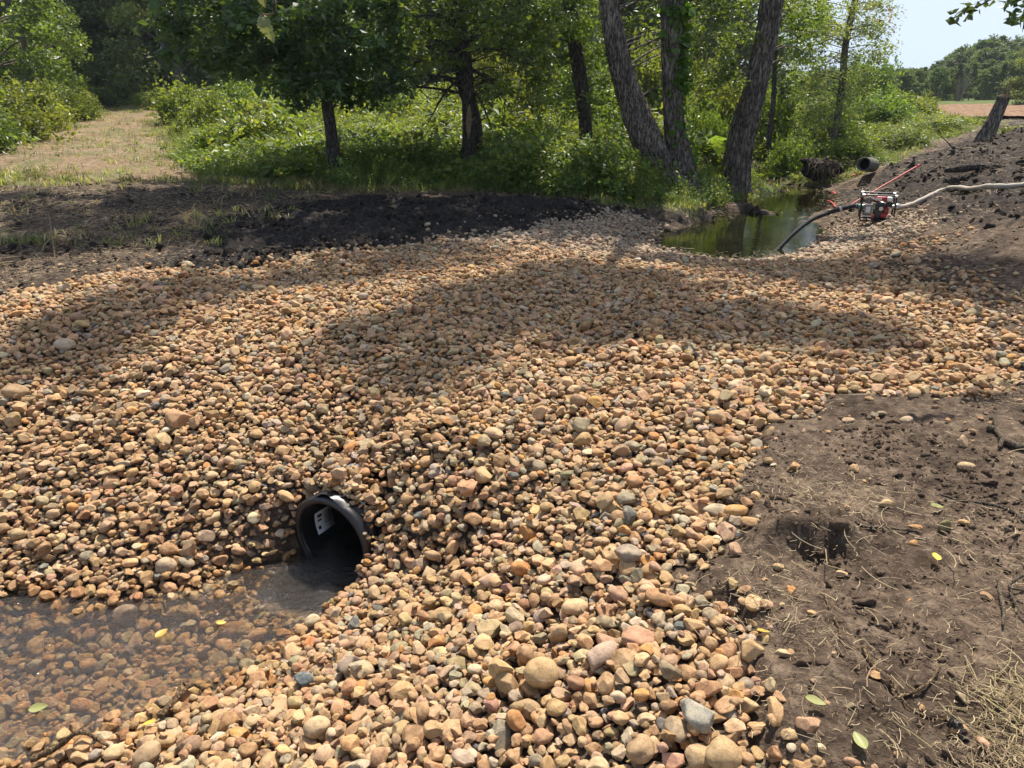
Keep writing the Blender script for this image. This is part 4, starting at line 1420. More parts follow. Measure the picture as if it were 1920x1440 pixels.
b = tb['back']
T3 = [(b[0], b[1], b[2] - .1, .17)] + tpts(b, [(1097, 230, 24, 0), (1088, 150, 26, 0), (1076, 70, 28, 0), (1068, 0, 28, 0)])
T3 = extend(T3, (b[0] - .9, b[1] + .3, 6.5), .12); T3 = extend(T3, (b[0] - .8, b[1], 11.5), .04)
low = px_field([(1000, -60, 1140, 60, 34), (1000, 60, 1150, 190, 34), (1020, 170, 1180, 230, 18)], b[1] - .8, b[1] + 2.5, 24)
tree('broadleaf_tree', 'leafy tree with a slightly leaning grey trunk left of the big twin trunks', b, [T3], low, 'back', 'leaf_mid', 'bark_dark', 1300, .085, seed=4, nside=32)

b = tb['twin']
TL = [(b[0] - .02, b[1], b[2] - .15, .30)] + tpts(b, [(1238, 318, 56, 0), (1212, 262, 55, -.05), (1184, 190, 48, -.1), (1160, 110, 41, -.15), (1147, 40, 38, -.2), (1140, -20, 37, -.2)])
TL = extend(TL, (TL[-1][0] - .5, b[1] - .6, 6.5), .17); TL = extend(TL, (TL[-1][0] - 1.2, b[1] - 1, 11.5), .05)
TC = [(b[0] + .16, b[1] + .1, b[2] - .15, .36)] + tpts(b, [(1276, 318, 56, .1), (1268, 262, 42, .1), (1262, 190, 37, .1), (1258, 110, 37, .1), (1260, 30, 42, .1), (1264, -20, 40, .1)])
TC = extend(TC, (TC[-1][0] + .2, b[1], 6.8), .17); TC = extend(TC, (TC[-1][0] + .2, b[1] - .6, 12.5), .05)
low = px_field([(1180, -60, 1260, 120, 14), (1280, -60, 1420, 100, 30), (1285, 90, 1400, 200, 16)], b[1] + .4, b[1] + 2.5, 24)
iv = []
TCs = spline(TC, 12)
for q in range(1500):
    k = g_.integers(10, 76)
    p = TCs[min(k, len(TCs) - 1)]
    a = g_.normal(-.35, 1.0)
    rr = p[3] + abs(g_.normal(.02, .05)) * (1.6 if 150 > 0 else 1)
    if g_.random() < (.2 if p[2] < 1.6 else .9):
        iv.append((p[0] + math.cos(a) * rr, p[1] - abs(math.sin(a)) * rr * (1 if g_.random() < .7 else -1), p[2] + g_.normal(0, .05)))
tree('willow_tree', 'big tree with two furrowed trunks splitting from one base at the pond edge', b, [TL, TC], low, 'twin', 'leaf_mid', 'bark', 1300, .08, seed=6, flare=.45, nside=150, ivy=iv)

b = tb['right']
TR = [(b[0], b[1], b[2] - .15, .27)] + tpts(b, [(1383, 300, 50, 0), (1395, 240, 48, 0), (1412, 180, 44, 0), (1428, 110, 42, 0), (1443, 40, 42, 0), (1455, -20, 42, 0)])
TR = extend(TR, (TR[-1][0] + .7, b[1] - .3, 6.5), .17); TR = extend(TR, (TR[-1][0] + 1.2, b[1] - 1, 12), .05)
low = px_field([(1400, -20, 1560, 60, 12), (1460, 30, 1540, 160, 10)], b[1] + .5, b[1] + 2.5, 24)
tree('willow_tree', 'big furrowed trunk curving up to the right beside the pond', b, [TR], low, 'right', 'leaf_mid', 'bark', 1300, .08, seed=7, flare=.4, nside=150)

b = tb['thin']
T5 = [(b[0], b[1], b[2] - .1, .07)] + tpts(b, [(1442, 260, 10, 0), (1450, 190, 9, 0), (1453, 110, 9, 0), (1456, 40, 9, 0)])
low = px_field([(1440, 110, 1510, 190, 14), (1440, 40, 1500, 110, 10)], b[1] - .3, b[1] + .8, 18)
tree('sapling', 'thin dark sapling stem standing right of the curving trunk', b, [T5], low, '', 'leaf_dark', 'bark_dark', 500, .09, seed=8, nside=12, flare=.1)

b = tb['edge'] + np.array((.3, 1.5, 0))
T6 = [(b[0], b[1], b[2] - .1, .13)] + tpts(b, [(1568, 230, 14, 0), (1580, 150, 13, 0), (1590, 60, 12, 0)])
T6 = extend(T6, (b[0] + .5, b[1], 6.0), .08)
low = px_field([(1480, 5, 1640, 60, 46), (1480, 50, 1640, 150, 70), (1500, 140, 1630, 210, 44), (1630, -60, 1668, 120, 16), (1640, 20, 1688, 60, 7), (1510, 200, 1610, 250, 20)], b[1] - 1.5, b[1] + 1.6, 21)
te = tree('boxelder_tree', 'pale airy tree at the right end of the row with sky showing through', b, [T6], low, 'edge', 'leaf_willow', 'bark', 850, .065, seed=9, nside=20, flare=.1)
rg = np.random.default_rng(91)
bl = px_field([(1625, 10, 1680, 60, 8)], b[1] - .5, b[1] + .5, 12)
C, rn = clump_points(np.array(bl) - np.array((*b, 0)), 420, rg)
link('browning_leaves', leaf_mesh('browning_leaves', C, .08, M['leaf_brown'], rg, rn), te)

# leaning dead trunk over the bank behind the pond
A_, B_, C_ = on(1512, 290, .05), at_depth(1550, 252, on(1512, 290)[1] + .2), at_depth(1592, 218, on(1512, 290)[1] + .4)
mb, _ = trunk_mesh([(*(p - A_), r_) for p, r_ in ((A_, .12), (B_, .10), (C_, .06))], 24, 10, .04, 0, 5)
o = mb.build('leaning_log', M['bark'], None, True, A_); tag(o, 'bare leaning log propped over the weedy bank behind the pond', 'log')
# root ball of an overturned stump at the back of the pond
rb = ROOTB - np.array((0, 0, .1))
rt = thing('root_ball', 'dark earthy root ball overhanging the far end of the pond', 'root ball', rb)
V_, F_, _ = stone_shape(901, 1.0)
V_ = V_ * np.array((.5, .4, .45)) * (1 + .16 * fbm(V_[:, 0] * 3, V_[:, 1] * 3, V_[:, 2] * 3, seed=4)[:, None]) + np.array((0, .15, .12))
M['peat'] = plain('black_peat', (0.032, 0.026, 0.021), 0.95, 0, 0.6, 14, 0.1, 0.8)
link('soil', mesh_np('soil', V_, F_, M['peat'], True), rt)
mb = MB()
for q in range(60):
    a = rg.uniform(0, math.tau); s_ = np.array((math.cos(a) * .5 * rg.random(), -.15, .25 + .3 * rg.random() - .2))
    e = s_ + np.array((rg.normal(0, .2), -rg.uniform(.05, .3), rg.uniform(-.5, .15)))
    mb.tube(spline([s_, (s_ + e) / 2 + rg.normal(0, .06, 3), e], 4), np.linspace(.015, .003, 9), 5, cap=False)
mb.build('roots', M['wood_grey'], rt, True)

# ---------------------------------------------------------------- broken stump on the bank
b = on(1843, 262, -.05)
dep = b[1] * cP
S_ = [(0, 0, -.1, .165), (.03, 0, .12, .14), (.12, 0, .45, .125), (.20, 0, .72, .118), (.235, 0, .86, .112)]
stp = thing('tree_stump', 'tall snapped brown tree stump leaning right on top of the dirt bank', 'tree stump', b)
mb, P_ = trunk_mesh(S_, 48, 10, .06, .45, 31)
mb.build('trunk', M['bark'], stp, True)
mb = MB()
for q in range(26):
    a = rg.uniform(0, math.tau); r_ = rg.uniform(0, .10)
    h_ = rg.uniform(.03, .10) if q > 3 else rg.uniform(.2, .34)
    x_, y_ = .235 + math.cos(a) * r_, math.sin(a) * r_
    if q <= 3: x_, y_ = .22 + .02 * q, -.05
    mb.tube(np.array([(x_, y_, .84), (x_ + .01, y_, .84 + h_ * .6), (x_ + .02, y_, .84 + h_)]), [.03 if q > 3 else .016, .016 if q > 3 else .012, .002], 5)
mb.build('splintered_top', M['wood_raw'], stp)
# stubs and logs in the churned bank
def stub(px, py, pts, lab, nm='broken_branch', mat='bark_dark', n=14):
    A_ = on(px, py, -.03)
    mb, _ = trunk_mesh(pts, n, 6, .05, 0, px)
    o = mb.build(nm, M[mat], None, True, A_)
    return tag(o, lab, 'broken branch')
stub(1698, 318, [(0, 0, 0, .05), (.06, 0, .12, .045), (.13, 0, .25, .02)], 'dark pointed stub sticking out of the mud, leaning right, nearest the old culvert')
stub(1712, 312, [(0, 0, 0, .03), (.0, 0, .1, .028), (-.01, 0, .2, .01)], 'short upright dark stub right behind the leaning pointed one')
stub(1785, 292, [(0, 0, -.02, .05), (.0, 0, .08, .045), (.01, 0, .19, .03)], 'charred upright stub on the bank below the tall stump')
stub(1783, 284, [(0, 0, .06, .012), (-.14, 0, .18, .010), (-.30, 0, .30, .004)], 'thin dark twig pointing up left from the charred stub')
stub(1842, 318, [(-.55, .1, -.02, .03), (-.3, 0, .03, .07), (-.05, .04, .05, .06), (.15, 0, .01, .085), (.4, -.03, .03, .05), (.6, .05, -.02, .03)], 'ridged dark root log half buried in the bank', 'buried_log', n=30)
stub(1880, 318, [(-.15, 0, .10, .02), (0, 0, .07, .03), (.2, 0, .05, .02)], 'peeled pale stick on the dark root log', mat='wood_grey')
stub(1640, 405, [(0, .3, .0, .008), (.0, .3, .12, .007), (.02, .3, .22, .003)], 'thin twig standing behind the pump', mat='wood_grey')
# ---------------------------------------------------------------- far and middle vegetation, built once and copied
def copy_tree(src, label, loc, rz, sc, group=None, cat=None):
    c = src.copy(); COL.objects.link(c)
    c.location = loc; c.rotation_euler = (0, 0, rz); c.scale = sc if not np.isscalar(sc) else (sc,) * 3
    c['label'] = label
    if group: c['group'] = group
    elif 'group' in c: del c['group']
    if cat: c['category'] = cat
    for ch in [o for o in src.children]:
        d = ch.copy(); COL.objects.link(d); d.parent = c
    return c

def far_tree_parts(seed, h, r, n, size, low=.12, cone=False, k=46, mat='leaf_far'):
    rg = np.random.default_rng(seed)
    mb, P_ = trunk_mesh([(0, 0, -.3, r * .07), (rg.normal(0, .1), 0, h * .3, r * .055), (rg.normal(0, .25), rg.normal(0, .2), h * .65, r * .035), (0, 0, h * .93, .02)], 10, 5, .02, .1, seed)
    z = rg.uniform(low, 1, k) ** .85
    prof = (1 - z) * 1.05 + .05 if cone else np.sin(np.clip((z - low) / (1 - low), 0, 1) ** .75 * np.pi * .93 + .2) ** .6
    a = rg.uniform(0, math.tau, k); q = rg.uniform(.45, 1, k) ** .6
    cl = np.stack([np.cos(a) * r * prof * q, np.sin(a) * r * prof * q, z * h, r * (.13 if cone else .25) * rg.uniform(.7, 1.3, k)], -1)
    branches(mb, P_, cl, rg, .05, 1, 4)
    tot = (cl[:, 3] ** 2).sum()
    C, rn = clump_points(cl, n / tot, rg, .6)
    crown = leaf_mesh('crown', C, size, M[mat], rg, rn, width=.7)
    return mb.mesh('trunk', M['bark_pale' if mat == 'leaf_far' and seed % 3 == 0 else 'bark'], True), crown

def make(name, label, cat, parts, loc, rz=0, sc=1.0, group=None):
    t = thing(name, label, cat, loc, rz, group)
    t.scale = (sc,) * 3 if np.isscalar(sc) else sc
    for nm, me in parts:
        link(nm, me, t)
    return t

def at_ground(px, y):
    d = ray(px, 300); x = d[0] / d[1] * y * 1.0
    # x from pixel column at that distance along the level
    x = (px - 960) / F * (y * cP + (1.7 - .5) * sP)
    return np.array((x, y, gz(x, y)))

FT = [far_tree_parts(201 + q, 12.5 + q, 3.8 + .3 * q, 26000, .19, .02, k=80) for q in range(4)]
left = [  # px, distance, scale, template, label
    (60, 47, 1.0, 0, 'broad dark tree closing the far end of the track, behind the left bushes', 0),
    (165, 52, 1.05, 1, 'dark tree in the far wood left of the end of the track', .5),
    (255, 49, 1.0, 2, 'tall dark tree standing straight behind the end of the track', 1.2),
    (345, 46, .95, 3, 'dark tree with yellowish sprays just right of the end of the track', 2.2),
    (430, 50, 1.0, 0, 'dark far tree seen past the left side of the slim dark tree', 3.0),
    (520, 55, 1.1, 1, 'dark far tree hidden behind the crown of the slim dark tree', 4.0),
    (620, 52, 1.0, 2, 'dark far tree behind the trunk of the slim dark tree', 5.0),
    (710, 47, 1.0, 3, 'dark far tree between the slim tree and the double trunked tree', 5.6),
    (800, 52, 1.05, 0, 'dark far tree behind the bare twigs of the double trunked tree', .8),
    (905, 50, 1.0, 1, 'dark far tree just right of the double trunked tree', 1.8),
    (1000, 54, 1.1, 2, 'dark far tree left of the leaning grey trunk', 2.9),
    (1110, 48, .95, 3, 'dark far tree behind the leaning grey trunk', 3.6),
]
for px, y, s_, q, lab, rz in left:
    make('forest_tree', lab, 'tree', (('trunk', FT[q][0]), ('crown', FT[q][1])), at_ground(px, y) - np.array((0, 0, .2)), rz, s_, 'dark trees of the wood beyond the meadow')
# lighter tree at the left edge and understorey
FL = [far_tree_parts(301 + q, 8.5, 2.9, 22000, .13, .02, k=60, mat='leaf_mid') for q in range(2)]
make('young_tree', 'bright green tree at the left edge of the picture above the rounded bushes', 'tree', (('trunk', FL[0][0]), ('crown', FL[0][1])), at_ground(-20, 29), 0, 1.0)
make('young_tree', 'bright green sapling tree just right of the brightest left edge tree', 'tree', (('trunk', FL[1][0]), ('crown', FL[1][1])), at_ground(75, 34), 1, (.75, .75, .9))

def shrub_parts(seed, n, size, mat, tall=1.0, k=26):
    rg = np.random.default_rng(seed)
    d = rg.normal(size=(k, 3)); d /= np.linalg.norm(d, axis=1)[:, None]; d[:, 2] = np.abs(d[:, 2])
    q = rg.uniform(.35, 1, k) ** .5
    cl = np.concatenate([d * q[:, None] * np.array((1, 1, tall)) * .78 + np.array((0, 0, .1)), rg.uniform(.22, .38, (k, 1))], 1)
    tr = np.stack([np.zeros(6), np.zeros(6), np.linspace(0, .5 * tall, 6), np.full(6, .05)], -1)
    mb = MB()
    for x, y, z, r_ in cl:
        s0 = rg.normal(0, .05, 3) * np.array((1, 1, 0)); e = np.array((x, y, z))
        mb.tube(spline([s0, e * .5 + rg.normal(0, .05, 3), e], 4), np.linspace(.02, .005, 9), 5, cap=False)
    C, rn = clump_points(cl, n / (cl[:, 3] ** 2).sum(), rg, .85)
    # loose sprays that break the outline
    m_ = n // 12
    dd = rg.normal(size=(m_ // 8, 3)); dd /= np.linalg.norm(dd, axis=1)[:, None]; dd[:, 2] = np.abs(dd[:, 2])
    sp = np.repeat(dd * rg.uniform(.85, 1.25, (len(dd), 1)) * np.array((1, 1, tall)), 8, 0) + rg.normal(0, .05, (len(dd) * 8, 3))
    C = np.concatenate([C, sp]); rn = np.concatenate([rn, rg.uniform(.3, 1, len(sp))])
    C[:, 2] = np.maximum(C[:, 2], .01)
    return mb.mesh('stems', M['bark_dark'], True), leaf_mesh('foliage', C, size, M[mat], rg, rn, up=.35, droop=.1)
SB = {m_: [shrub_parts(401 + q + 20 * i_, 6500, .075, m_, (.85, 1.1, .95)[q]) for q in range(3)] for i_, m_ in enumerate(('leaf_light', 'leaf_mid', 'leaf_dark'))}
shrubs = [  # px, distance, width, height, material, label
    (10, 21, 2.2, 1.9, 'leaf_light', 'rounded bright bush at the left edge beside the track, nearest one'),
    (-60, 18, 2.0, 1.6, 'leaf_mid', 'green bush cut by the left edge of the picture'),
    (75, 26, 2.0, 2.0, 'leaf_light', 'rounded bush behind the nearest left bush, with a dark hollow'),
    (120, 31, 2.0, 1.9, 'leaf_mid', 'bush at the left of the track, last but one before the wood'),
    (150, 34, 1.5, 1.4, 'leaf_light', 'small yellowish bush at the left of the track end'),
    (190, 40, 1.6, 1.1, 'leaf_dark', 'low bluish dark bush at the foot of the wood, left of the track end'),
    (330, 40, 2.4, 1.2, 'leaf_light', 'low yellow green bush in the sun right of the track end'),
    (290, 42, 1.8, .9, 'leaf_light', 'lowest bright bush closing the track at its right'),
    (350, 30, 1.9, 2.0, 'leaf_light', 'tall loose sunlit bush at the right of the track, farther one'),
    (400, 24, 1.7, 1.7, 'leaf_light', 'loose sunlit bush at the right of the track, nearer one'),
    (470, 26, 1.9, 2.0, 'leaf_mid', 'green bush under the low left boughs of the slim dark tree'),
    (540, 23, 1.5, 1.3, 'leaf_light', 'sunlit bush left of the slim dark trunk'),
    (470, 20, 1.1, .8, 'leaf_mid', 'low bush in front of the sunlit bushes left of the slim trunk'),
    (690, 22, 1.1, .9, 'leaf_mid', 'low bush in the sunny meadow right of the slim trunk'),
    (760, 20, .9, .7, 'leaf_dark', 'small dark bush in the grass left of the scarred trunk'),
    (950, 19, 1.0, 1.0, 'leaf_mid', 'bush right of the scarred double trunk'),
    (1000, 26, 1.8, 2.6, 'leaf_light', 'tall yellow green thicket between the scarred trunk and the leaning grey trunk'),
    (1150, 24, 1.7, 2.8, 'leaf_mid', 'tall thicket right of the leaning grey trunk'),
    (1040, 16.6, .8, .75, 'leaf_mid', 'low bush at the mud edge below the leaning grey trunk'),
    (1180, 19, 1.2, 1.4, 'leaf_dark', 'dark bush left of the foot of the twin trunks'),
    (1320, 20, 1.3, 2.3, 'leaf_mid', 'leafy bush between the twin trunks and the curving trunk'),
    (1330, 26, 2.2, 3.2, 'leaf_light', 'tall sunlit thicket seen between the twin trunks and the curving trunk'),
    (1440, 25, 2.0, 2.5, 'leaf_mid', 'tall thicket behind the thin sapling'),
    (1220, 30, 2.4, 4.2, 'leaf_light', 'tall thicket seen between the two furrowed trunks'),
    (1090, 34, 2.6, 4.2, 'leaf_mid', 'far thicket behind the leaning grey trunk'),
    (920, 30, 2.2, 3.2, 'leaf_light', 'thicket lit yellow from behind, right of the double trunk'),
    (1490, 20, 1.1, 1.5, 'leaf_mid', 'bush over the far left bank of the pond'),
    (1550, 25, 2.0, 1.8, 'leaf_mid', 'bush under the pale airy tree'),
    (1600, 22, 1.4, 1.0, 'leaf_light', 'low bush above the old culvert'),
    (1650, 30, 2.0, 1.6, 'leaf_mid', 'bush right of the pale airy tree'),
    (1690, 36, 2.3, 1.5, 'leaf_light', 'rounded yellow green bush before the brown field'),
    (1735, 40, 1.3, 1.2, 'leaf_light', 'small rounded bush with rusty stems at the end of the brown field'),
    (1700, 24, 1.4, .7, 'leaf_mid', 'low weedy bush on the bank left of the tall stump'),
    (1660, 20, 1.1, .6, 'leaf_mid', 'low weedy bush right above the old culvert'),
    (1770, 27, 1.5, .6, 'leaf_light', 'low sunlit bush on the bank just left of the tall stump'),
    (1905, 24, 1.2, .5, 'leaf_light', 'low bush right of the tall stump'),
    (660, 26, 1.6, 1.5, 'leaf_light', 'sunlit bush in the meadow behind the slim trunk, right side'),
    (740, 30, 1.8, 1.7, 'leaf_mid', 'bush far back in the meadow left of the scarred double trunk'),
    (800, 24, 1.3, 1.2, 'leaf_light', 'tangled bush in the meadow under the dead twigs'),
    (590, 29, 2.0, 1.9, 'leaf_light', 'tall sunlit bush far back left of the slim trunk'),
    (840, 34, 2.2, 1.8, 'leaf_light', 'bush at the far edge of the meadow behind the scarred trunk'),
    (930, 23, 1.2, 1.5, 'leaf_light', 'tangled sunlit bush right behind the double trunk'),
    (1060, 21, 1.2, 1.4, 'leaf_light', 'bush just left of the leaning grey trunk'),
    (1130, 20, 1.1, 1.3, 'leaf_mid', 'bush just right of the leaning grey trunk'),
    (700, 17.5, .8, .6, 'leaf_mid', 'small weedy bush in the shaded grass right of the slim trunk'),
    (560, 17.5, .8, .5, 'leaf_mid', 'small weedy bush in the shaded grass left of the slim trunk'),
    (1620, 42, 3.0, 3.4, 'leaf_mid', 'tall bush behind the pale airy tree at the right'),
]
for q, (px, y, wd, ht, mt, lab) in enumerate(shrubs):
    st_, fo = SB[mt][q % 3]
    make('bush', lab, 'bush', (('stems', st_), ('foliage', fo)), at_ground(px, y) - np.array((0, 0, .08)), q * 1.3, (wd * .62, wd * .62, ht * .85), 'bushes around the meadow and the pond')

# the mass of the wood behind: farther trees and the dark thicket below them
rg = np.random.default_rng(23)
WP, WR, WS, WI = [], [], [], []
for y, st_, h_ in ((58, 2.6, 1.0), (66, 3.2, 1.15), (76, 4.0, 1.3)):
    x = -.78 * y
    while x < (.27 if y < 60 else .24) * y:
        WP.append((x, y + rg.uniform(-2, 2), gz(x, y) - .4)); WR.append((0, 0, rg.uniform(0, 6.28))); WS.append(h_ * rg.uniform(.85, 1.2)); WI.append(int(rg.integers(4)))
        x += st_ * rg.uniform(.7, 1.3)
for y in (49, 53, 57):
    x = -.75 * y
    while x < .34 * y:
        WP.append((x, y + rg.uniform(-1.5, 1.5), gz(x, y) - .1)); WR.append((0, 0, rg.uniform(0, 6.28))); WS.append(rg.uniform(1.3, 2.6)); WI.append(4 + int(rg.integers(3)))
        x += 1.9 * rg.uniform(.6, 1.4)
def join_mesh(a, b_, name):
    bm = bmesh.new(); bm.from_mesh(a)
    n0 = len(bm.faces)
    if 'rnd' not in bm.faces.layers.float: bm.faces.layers.float.new('rnd')
    bm.from_mesh(b_)
    bm.faces.ensure_lookup_table()
    for f in bm.faces[n0:]: f.material_index = 1
    me = D.meshes.new(name); bm.to_mesh(me); bm.free()
    me.materials.append(a.materials[0]); me.materials.append(b_.materials[0])
    return me
scatter('far_wood', 'dark wood closing the view behind the meadow', np.array(WP), np.array(WR), np.array(WS), np.array(WI), [join_mesh(a_, b_, 'wood_tree') for a_, b_ in FT] + [join_mesh(a_, b_, 'wood_shrub') for a_, b_ in SB['leaf_mid']])

# wooded hillside far right
HT = [far_tree_parts(501 + q, (11, 12.5, 10, 14, 9)[q], (4.2, 4.6, 3.6, 3.0, 3.8)[q], 5200, .42, .03, q == 3, 40, 'leaf_hill') for q in range(5)]
hp_, hr_, hs_, hi_ = [], [], [], []
rg = np.random.default_rng(17)
def hill_top(px):   # skyline of the wood in picture rows
    return np.interp(px, [1400, 1600, 1650, 1700, 1740, 1780, 1815, 1850, 1900, 2050], [135, 140, 146, 146, 128, 108, 92, 76, 84, 80])
def zfor(px, py, y):
    d = ray(px, py); return 1.7 + d[2] / d[1] * y
for px in range(1420, 2060, 13):
    for y, dt, si in ((158, 0, 1), (140, 14, 1), (122, 34, 1), (106, 58, .9), (92, 84, .7)):
        p_ = px + rg.uniform(-8, 8)
        x = (p_ - 960) / F * (y * cP)
        q = int(rg.integers(5))
        h_ = (11, 12.5, 10, 14, 9)[q] * si
        top_ = 1.3 + zfor(p_, hill_top(p_) + dt * .85 + rg.uniform(-4, 10), y)
        g0 = gz(x, y)
        z_ = top_ - h_
        sc_ = si * rg.uniform(.85, 1.1)
        if z_ < g0:
            sc_ = max(.3, (top_ - g0) / h_ * si); z_ = g0
        hp_.append((x, y + rg.uniform(-3, 3), z_ - .3)); hr_.append((0, 0, rg.uniform(0, 6.28))); hs_.append(sc_); hi_.append(q)
scatter('hillside_wood', 'hazy green wood covering the far hillside at the right', np.array(hp_), np.array(hr_), np.array(hs_), np.array(hi_), [join_mesh(a_, b_, 'hill_tree') for a_, b_ in HT])
# the rising land that carries it
X, Y = np.meshgrid(np.linspace(24, 120, 50), np.linspace(85, 200, 50))
PXs = 960 + X / (Y * cP) * F
Z = np.zeros_like(X)
for i_ in range(50):
    for j_ in range(50):
        t_ = np.clip((Y[i_, j_] - 88) / 66, 0, 1)
        g0 = .2
        Z[i_, j_] = (1 - t_) * g0 + t_ * max(g0, zfor(PXs[i_, j_], hill_top(PXs[i_, j_]), 150) - 12.5) - (0 if t_ > .02 else 1)
i = np.arange(49)[:, None] * 50; j = np.arange(49)[None]
Q = np.stack([i + j, i + j + 1, i + 50 + j + 1, i + 50 + j], -1).reshape(-1, 4)
M['hill'] = plain('hill_ground', (0.06, 0.075, 0.03), 0.95, 0, 0.4, 1)
tag(link('hill', mesh_np('hill', np.stack([X, Y, Z], -1).reshape(-1, 3), Q, M['hill'], True)), 'hill under the far wood', kind='structure')
# single trees that stand out before the hill
make('conifer', 'small pointed conifer on the skyline left of the wooded hill', 'tree', (('trunk', HT[3][0]), ('crown', HT[3][1])), (0, 0, 0))
o = D.objects['conifer']; y = 118; x = (1685 - 960) / F * y * cP; zt = zfor(1685, 129, y); o.scale = (.35, .35, .5); o.location = (x, y, zt - 7)
mb = MB()
rgb = np.random.default_rng(8)
for q in range(26):
    e = np.array((rgb.normal(0, 1.6), rgb.normal(0, 1.2), rgb.uniform(6, 10.5)))
    mb.tube(spline([(rgb.normal(0, .2), 0, 0), e * np.array((.35, .35, .5)), e], 6), np.linspace(.13, .03, 13), 5, cap=False)
y = 86; x = (1802 - 960) / F * y * cP
bt = thing('bare_tree', 'pale leafless tree standing before the wooded hill', 'tree', (x, y, gz(x, y) - .5))
mb.build('trunk', M['bark_pale'], bt, True); bt.scale = (.36, .36, .42)
x = (1905 - 960) / F * 60 * cP
make('forest_tree', 'nearest green tree of the hillside wood at the right edge of the picture', 'tree', (('trunk', FT[1][0]), ('crown', FT[1][1])), (x + 3.2, 62, gz(x, 62) - .3), 2.0, (.6, .6, .42))
# bright brown field strip and pale boulder
M['field'] = plain('ploughed_field', (0.20, 0.125, 0.075), 0.95, 0, 0.6, 2.5, .1, .6)
A_ = [(1722, 42), (1985, 42), (1985, 66), (1722, 66)]
V = []
nxf = 60
for t_ in np.linspace(0, 1, 24):
    for s_ in np.linspace(0, 1, nxf):
        y = 36 + 30 * t_; pxx = 1715 + 300 * s_; x = (pxx - 960) / F * (y * cP + .4)
        V.append((x, y, 0))
V = np.array(V); V[:, 2] = ground_h(V[:, 0], V[:, 1]) + .14 + .07 * fbm(V[:, 0] * 1.2, V[:, 1] * 1.2, seed=6)
i = np.arange(23)[:, None] * nxf; j = np.arange(nxf - 1)[None]
tag(link('field', mesh_np('field', V, np.stack([i + j, i + j + 1, i + nxf + j + 1, i + nxf + j], -1).reshape(-1, 4), M['field'], True)), 'bare reddish brown field behind the bank', kind='structure')
V_, F_, _ = stone_shape(77, 1)
p = on(1888, 214); o = link('boulder', mesh_np('boulder', V_, F_, M['stone_one'], True), None, p)
o.scale = (.42, .3, .3); o.color = (.45, .42, .36, 1); tag(o, 'pale grey boulder on the bank behind the tall stump', 'boulder')

# ---------------------------------------------------------------- ground cover (uncountable)
def blades(seed, n, h, spread, wd, lean=.45, mat='grass_long', head=False):
    rg = np.random.default_rng(seed)
    V, Fq, r_ = [], [], []
    for q in range(n):
        a = rg.uniform(0, math.tau); b0 = rg.normal(0, spread, 2); L_ = h * rg.uniform(.55, 1.15); ln = lean * rg.uniform(.2, 1.4)
        dx, dy = math.cos(a), math.sin(a); px_, py_ = -dy, dx
        base = len(V)
        for k, t in enumerate((0, .4, .75, 1)):
            off = ln * L_ * t * t; zz = L_ * t * (1 - .25 * ln * t)
            ww = wd * (1, .9, .6, .08)[k] * .5
            V.append((b0[0] + dx * off + px_ * ww, b0[1] + dy * off + py_ * ww, zz)); V.append((b0[0] + dx * off - px_ * ww, b0[1] + dy * off - py_ * ww, zz))
        for k in range(3):
            Fq.append((base + 2 * k, base + 2 * k + 1, base + 2 * k + 3, base + 2 * k + 2)); r_.append(rg.random() * .3)
        r_[-3:] = [rg.random()] * 3
    return mesh_np('tuft', np.array(V), np.array(Fq), M[mat], False, [('rnd', 'FACE', 'FLOAT', r_)])
def weed(seed, h, n, size, mat, spread=.10):
    rg = np.random.default_rng(seed)
    k = 5
    C = []
    for q in range(k):
        b0 = rg.normal(0, spread, 2); tp_ = b0 + rg.normal(0, .12 * h, 2); hh = h * rg.uniform(.6, 1.1)
        t = rg.uniform(.15, 1, n // k)
        C.append(np.stack([b0[0] + (tp_[0] - b0[0]) * t, b0[1] + (tp_[1] - b0[1]) * t, hh * t], -1) + rg.normal(0, .035, (len(t), 3)))
    C = np.concatenate(C)
    return leaf_mesh('weed', C, size, M[mat], rg, None, up=.5, droop=.05)
def straw_bits(seed, n, L0, wd, mat='straw', lift=.02):
    rg = np.random.default_rng(seed)
    V, Fq, r_ = [], [], []
    for q in range(n):
        a = rg.uniform(0, math.tau); c0 = np.array((*rg.normal(0, .10, 2), rg.uniform(.002, lift))); L_ = L0 * rg.uniform(.3, 1.3); bend = rg.normal(0, .5); tilt = rg.normal(0, .12)
        base = len(V); m_ = 4
        for k in range(m_ + 1):
            t = k / m_ - .5; aa = a + bend * t
            p_ = c0 + np.array((math.cos(aa) * t * L_, math.sin(aa) * t * L_, abs(tilt) * L_ * (t + .5)))
            s_ = np.array((-math.sin(aa), math.cos(aa), 0)) * wd * .5
            V += [p_ + s_, p_ + np.array((0, 0, wd * .5)), p_ - s_]
        for k in range(m_):
            for u in (0, 1):
                Fq.append((base + 3 * k + u, base + 3 * k + u + 1, base + 3 * k + u + 4, base + 3 * k + u + 3))
        r_ += [rg.random() ** 1.5] * (m_ * 2)
    return mesh_np('straw', np.array(V), np.array(Fq), M[mat], True, [('rnd', 'FACE', 'FLOAT', r_)])

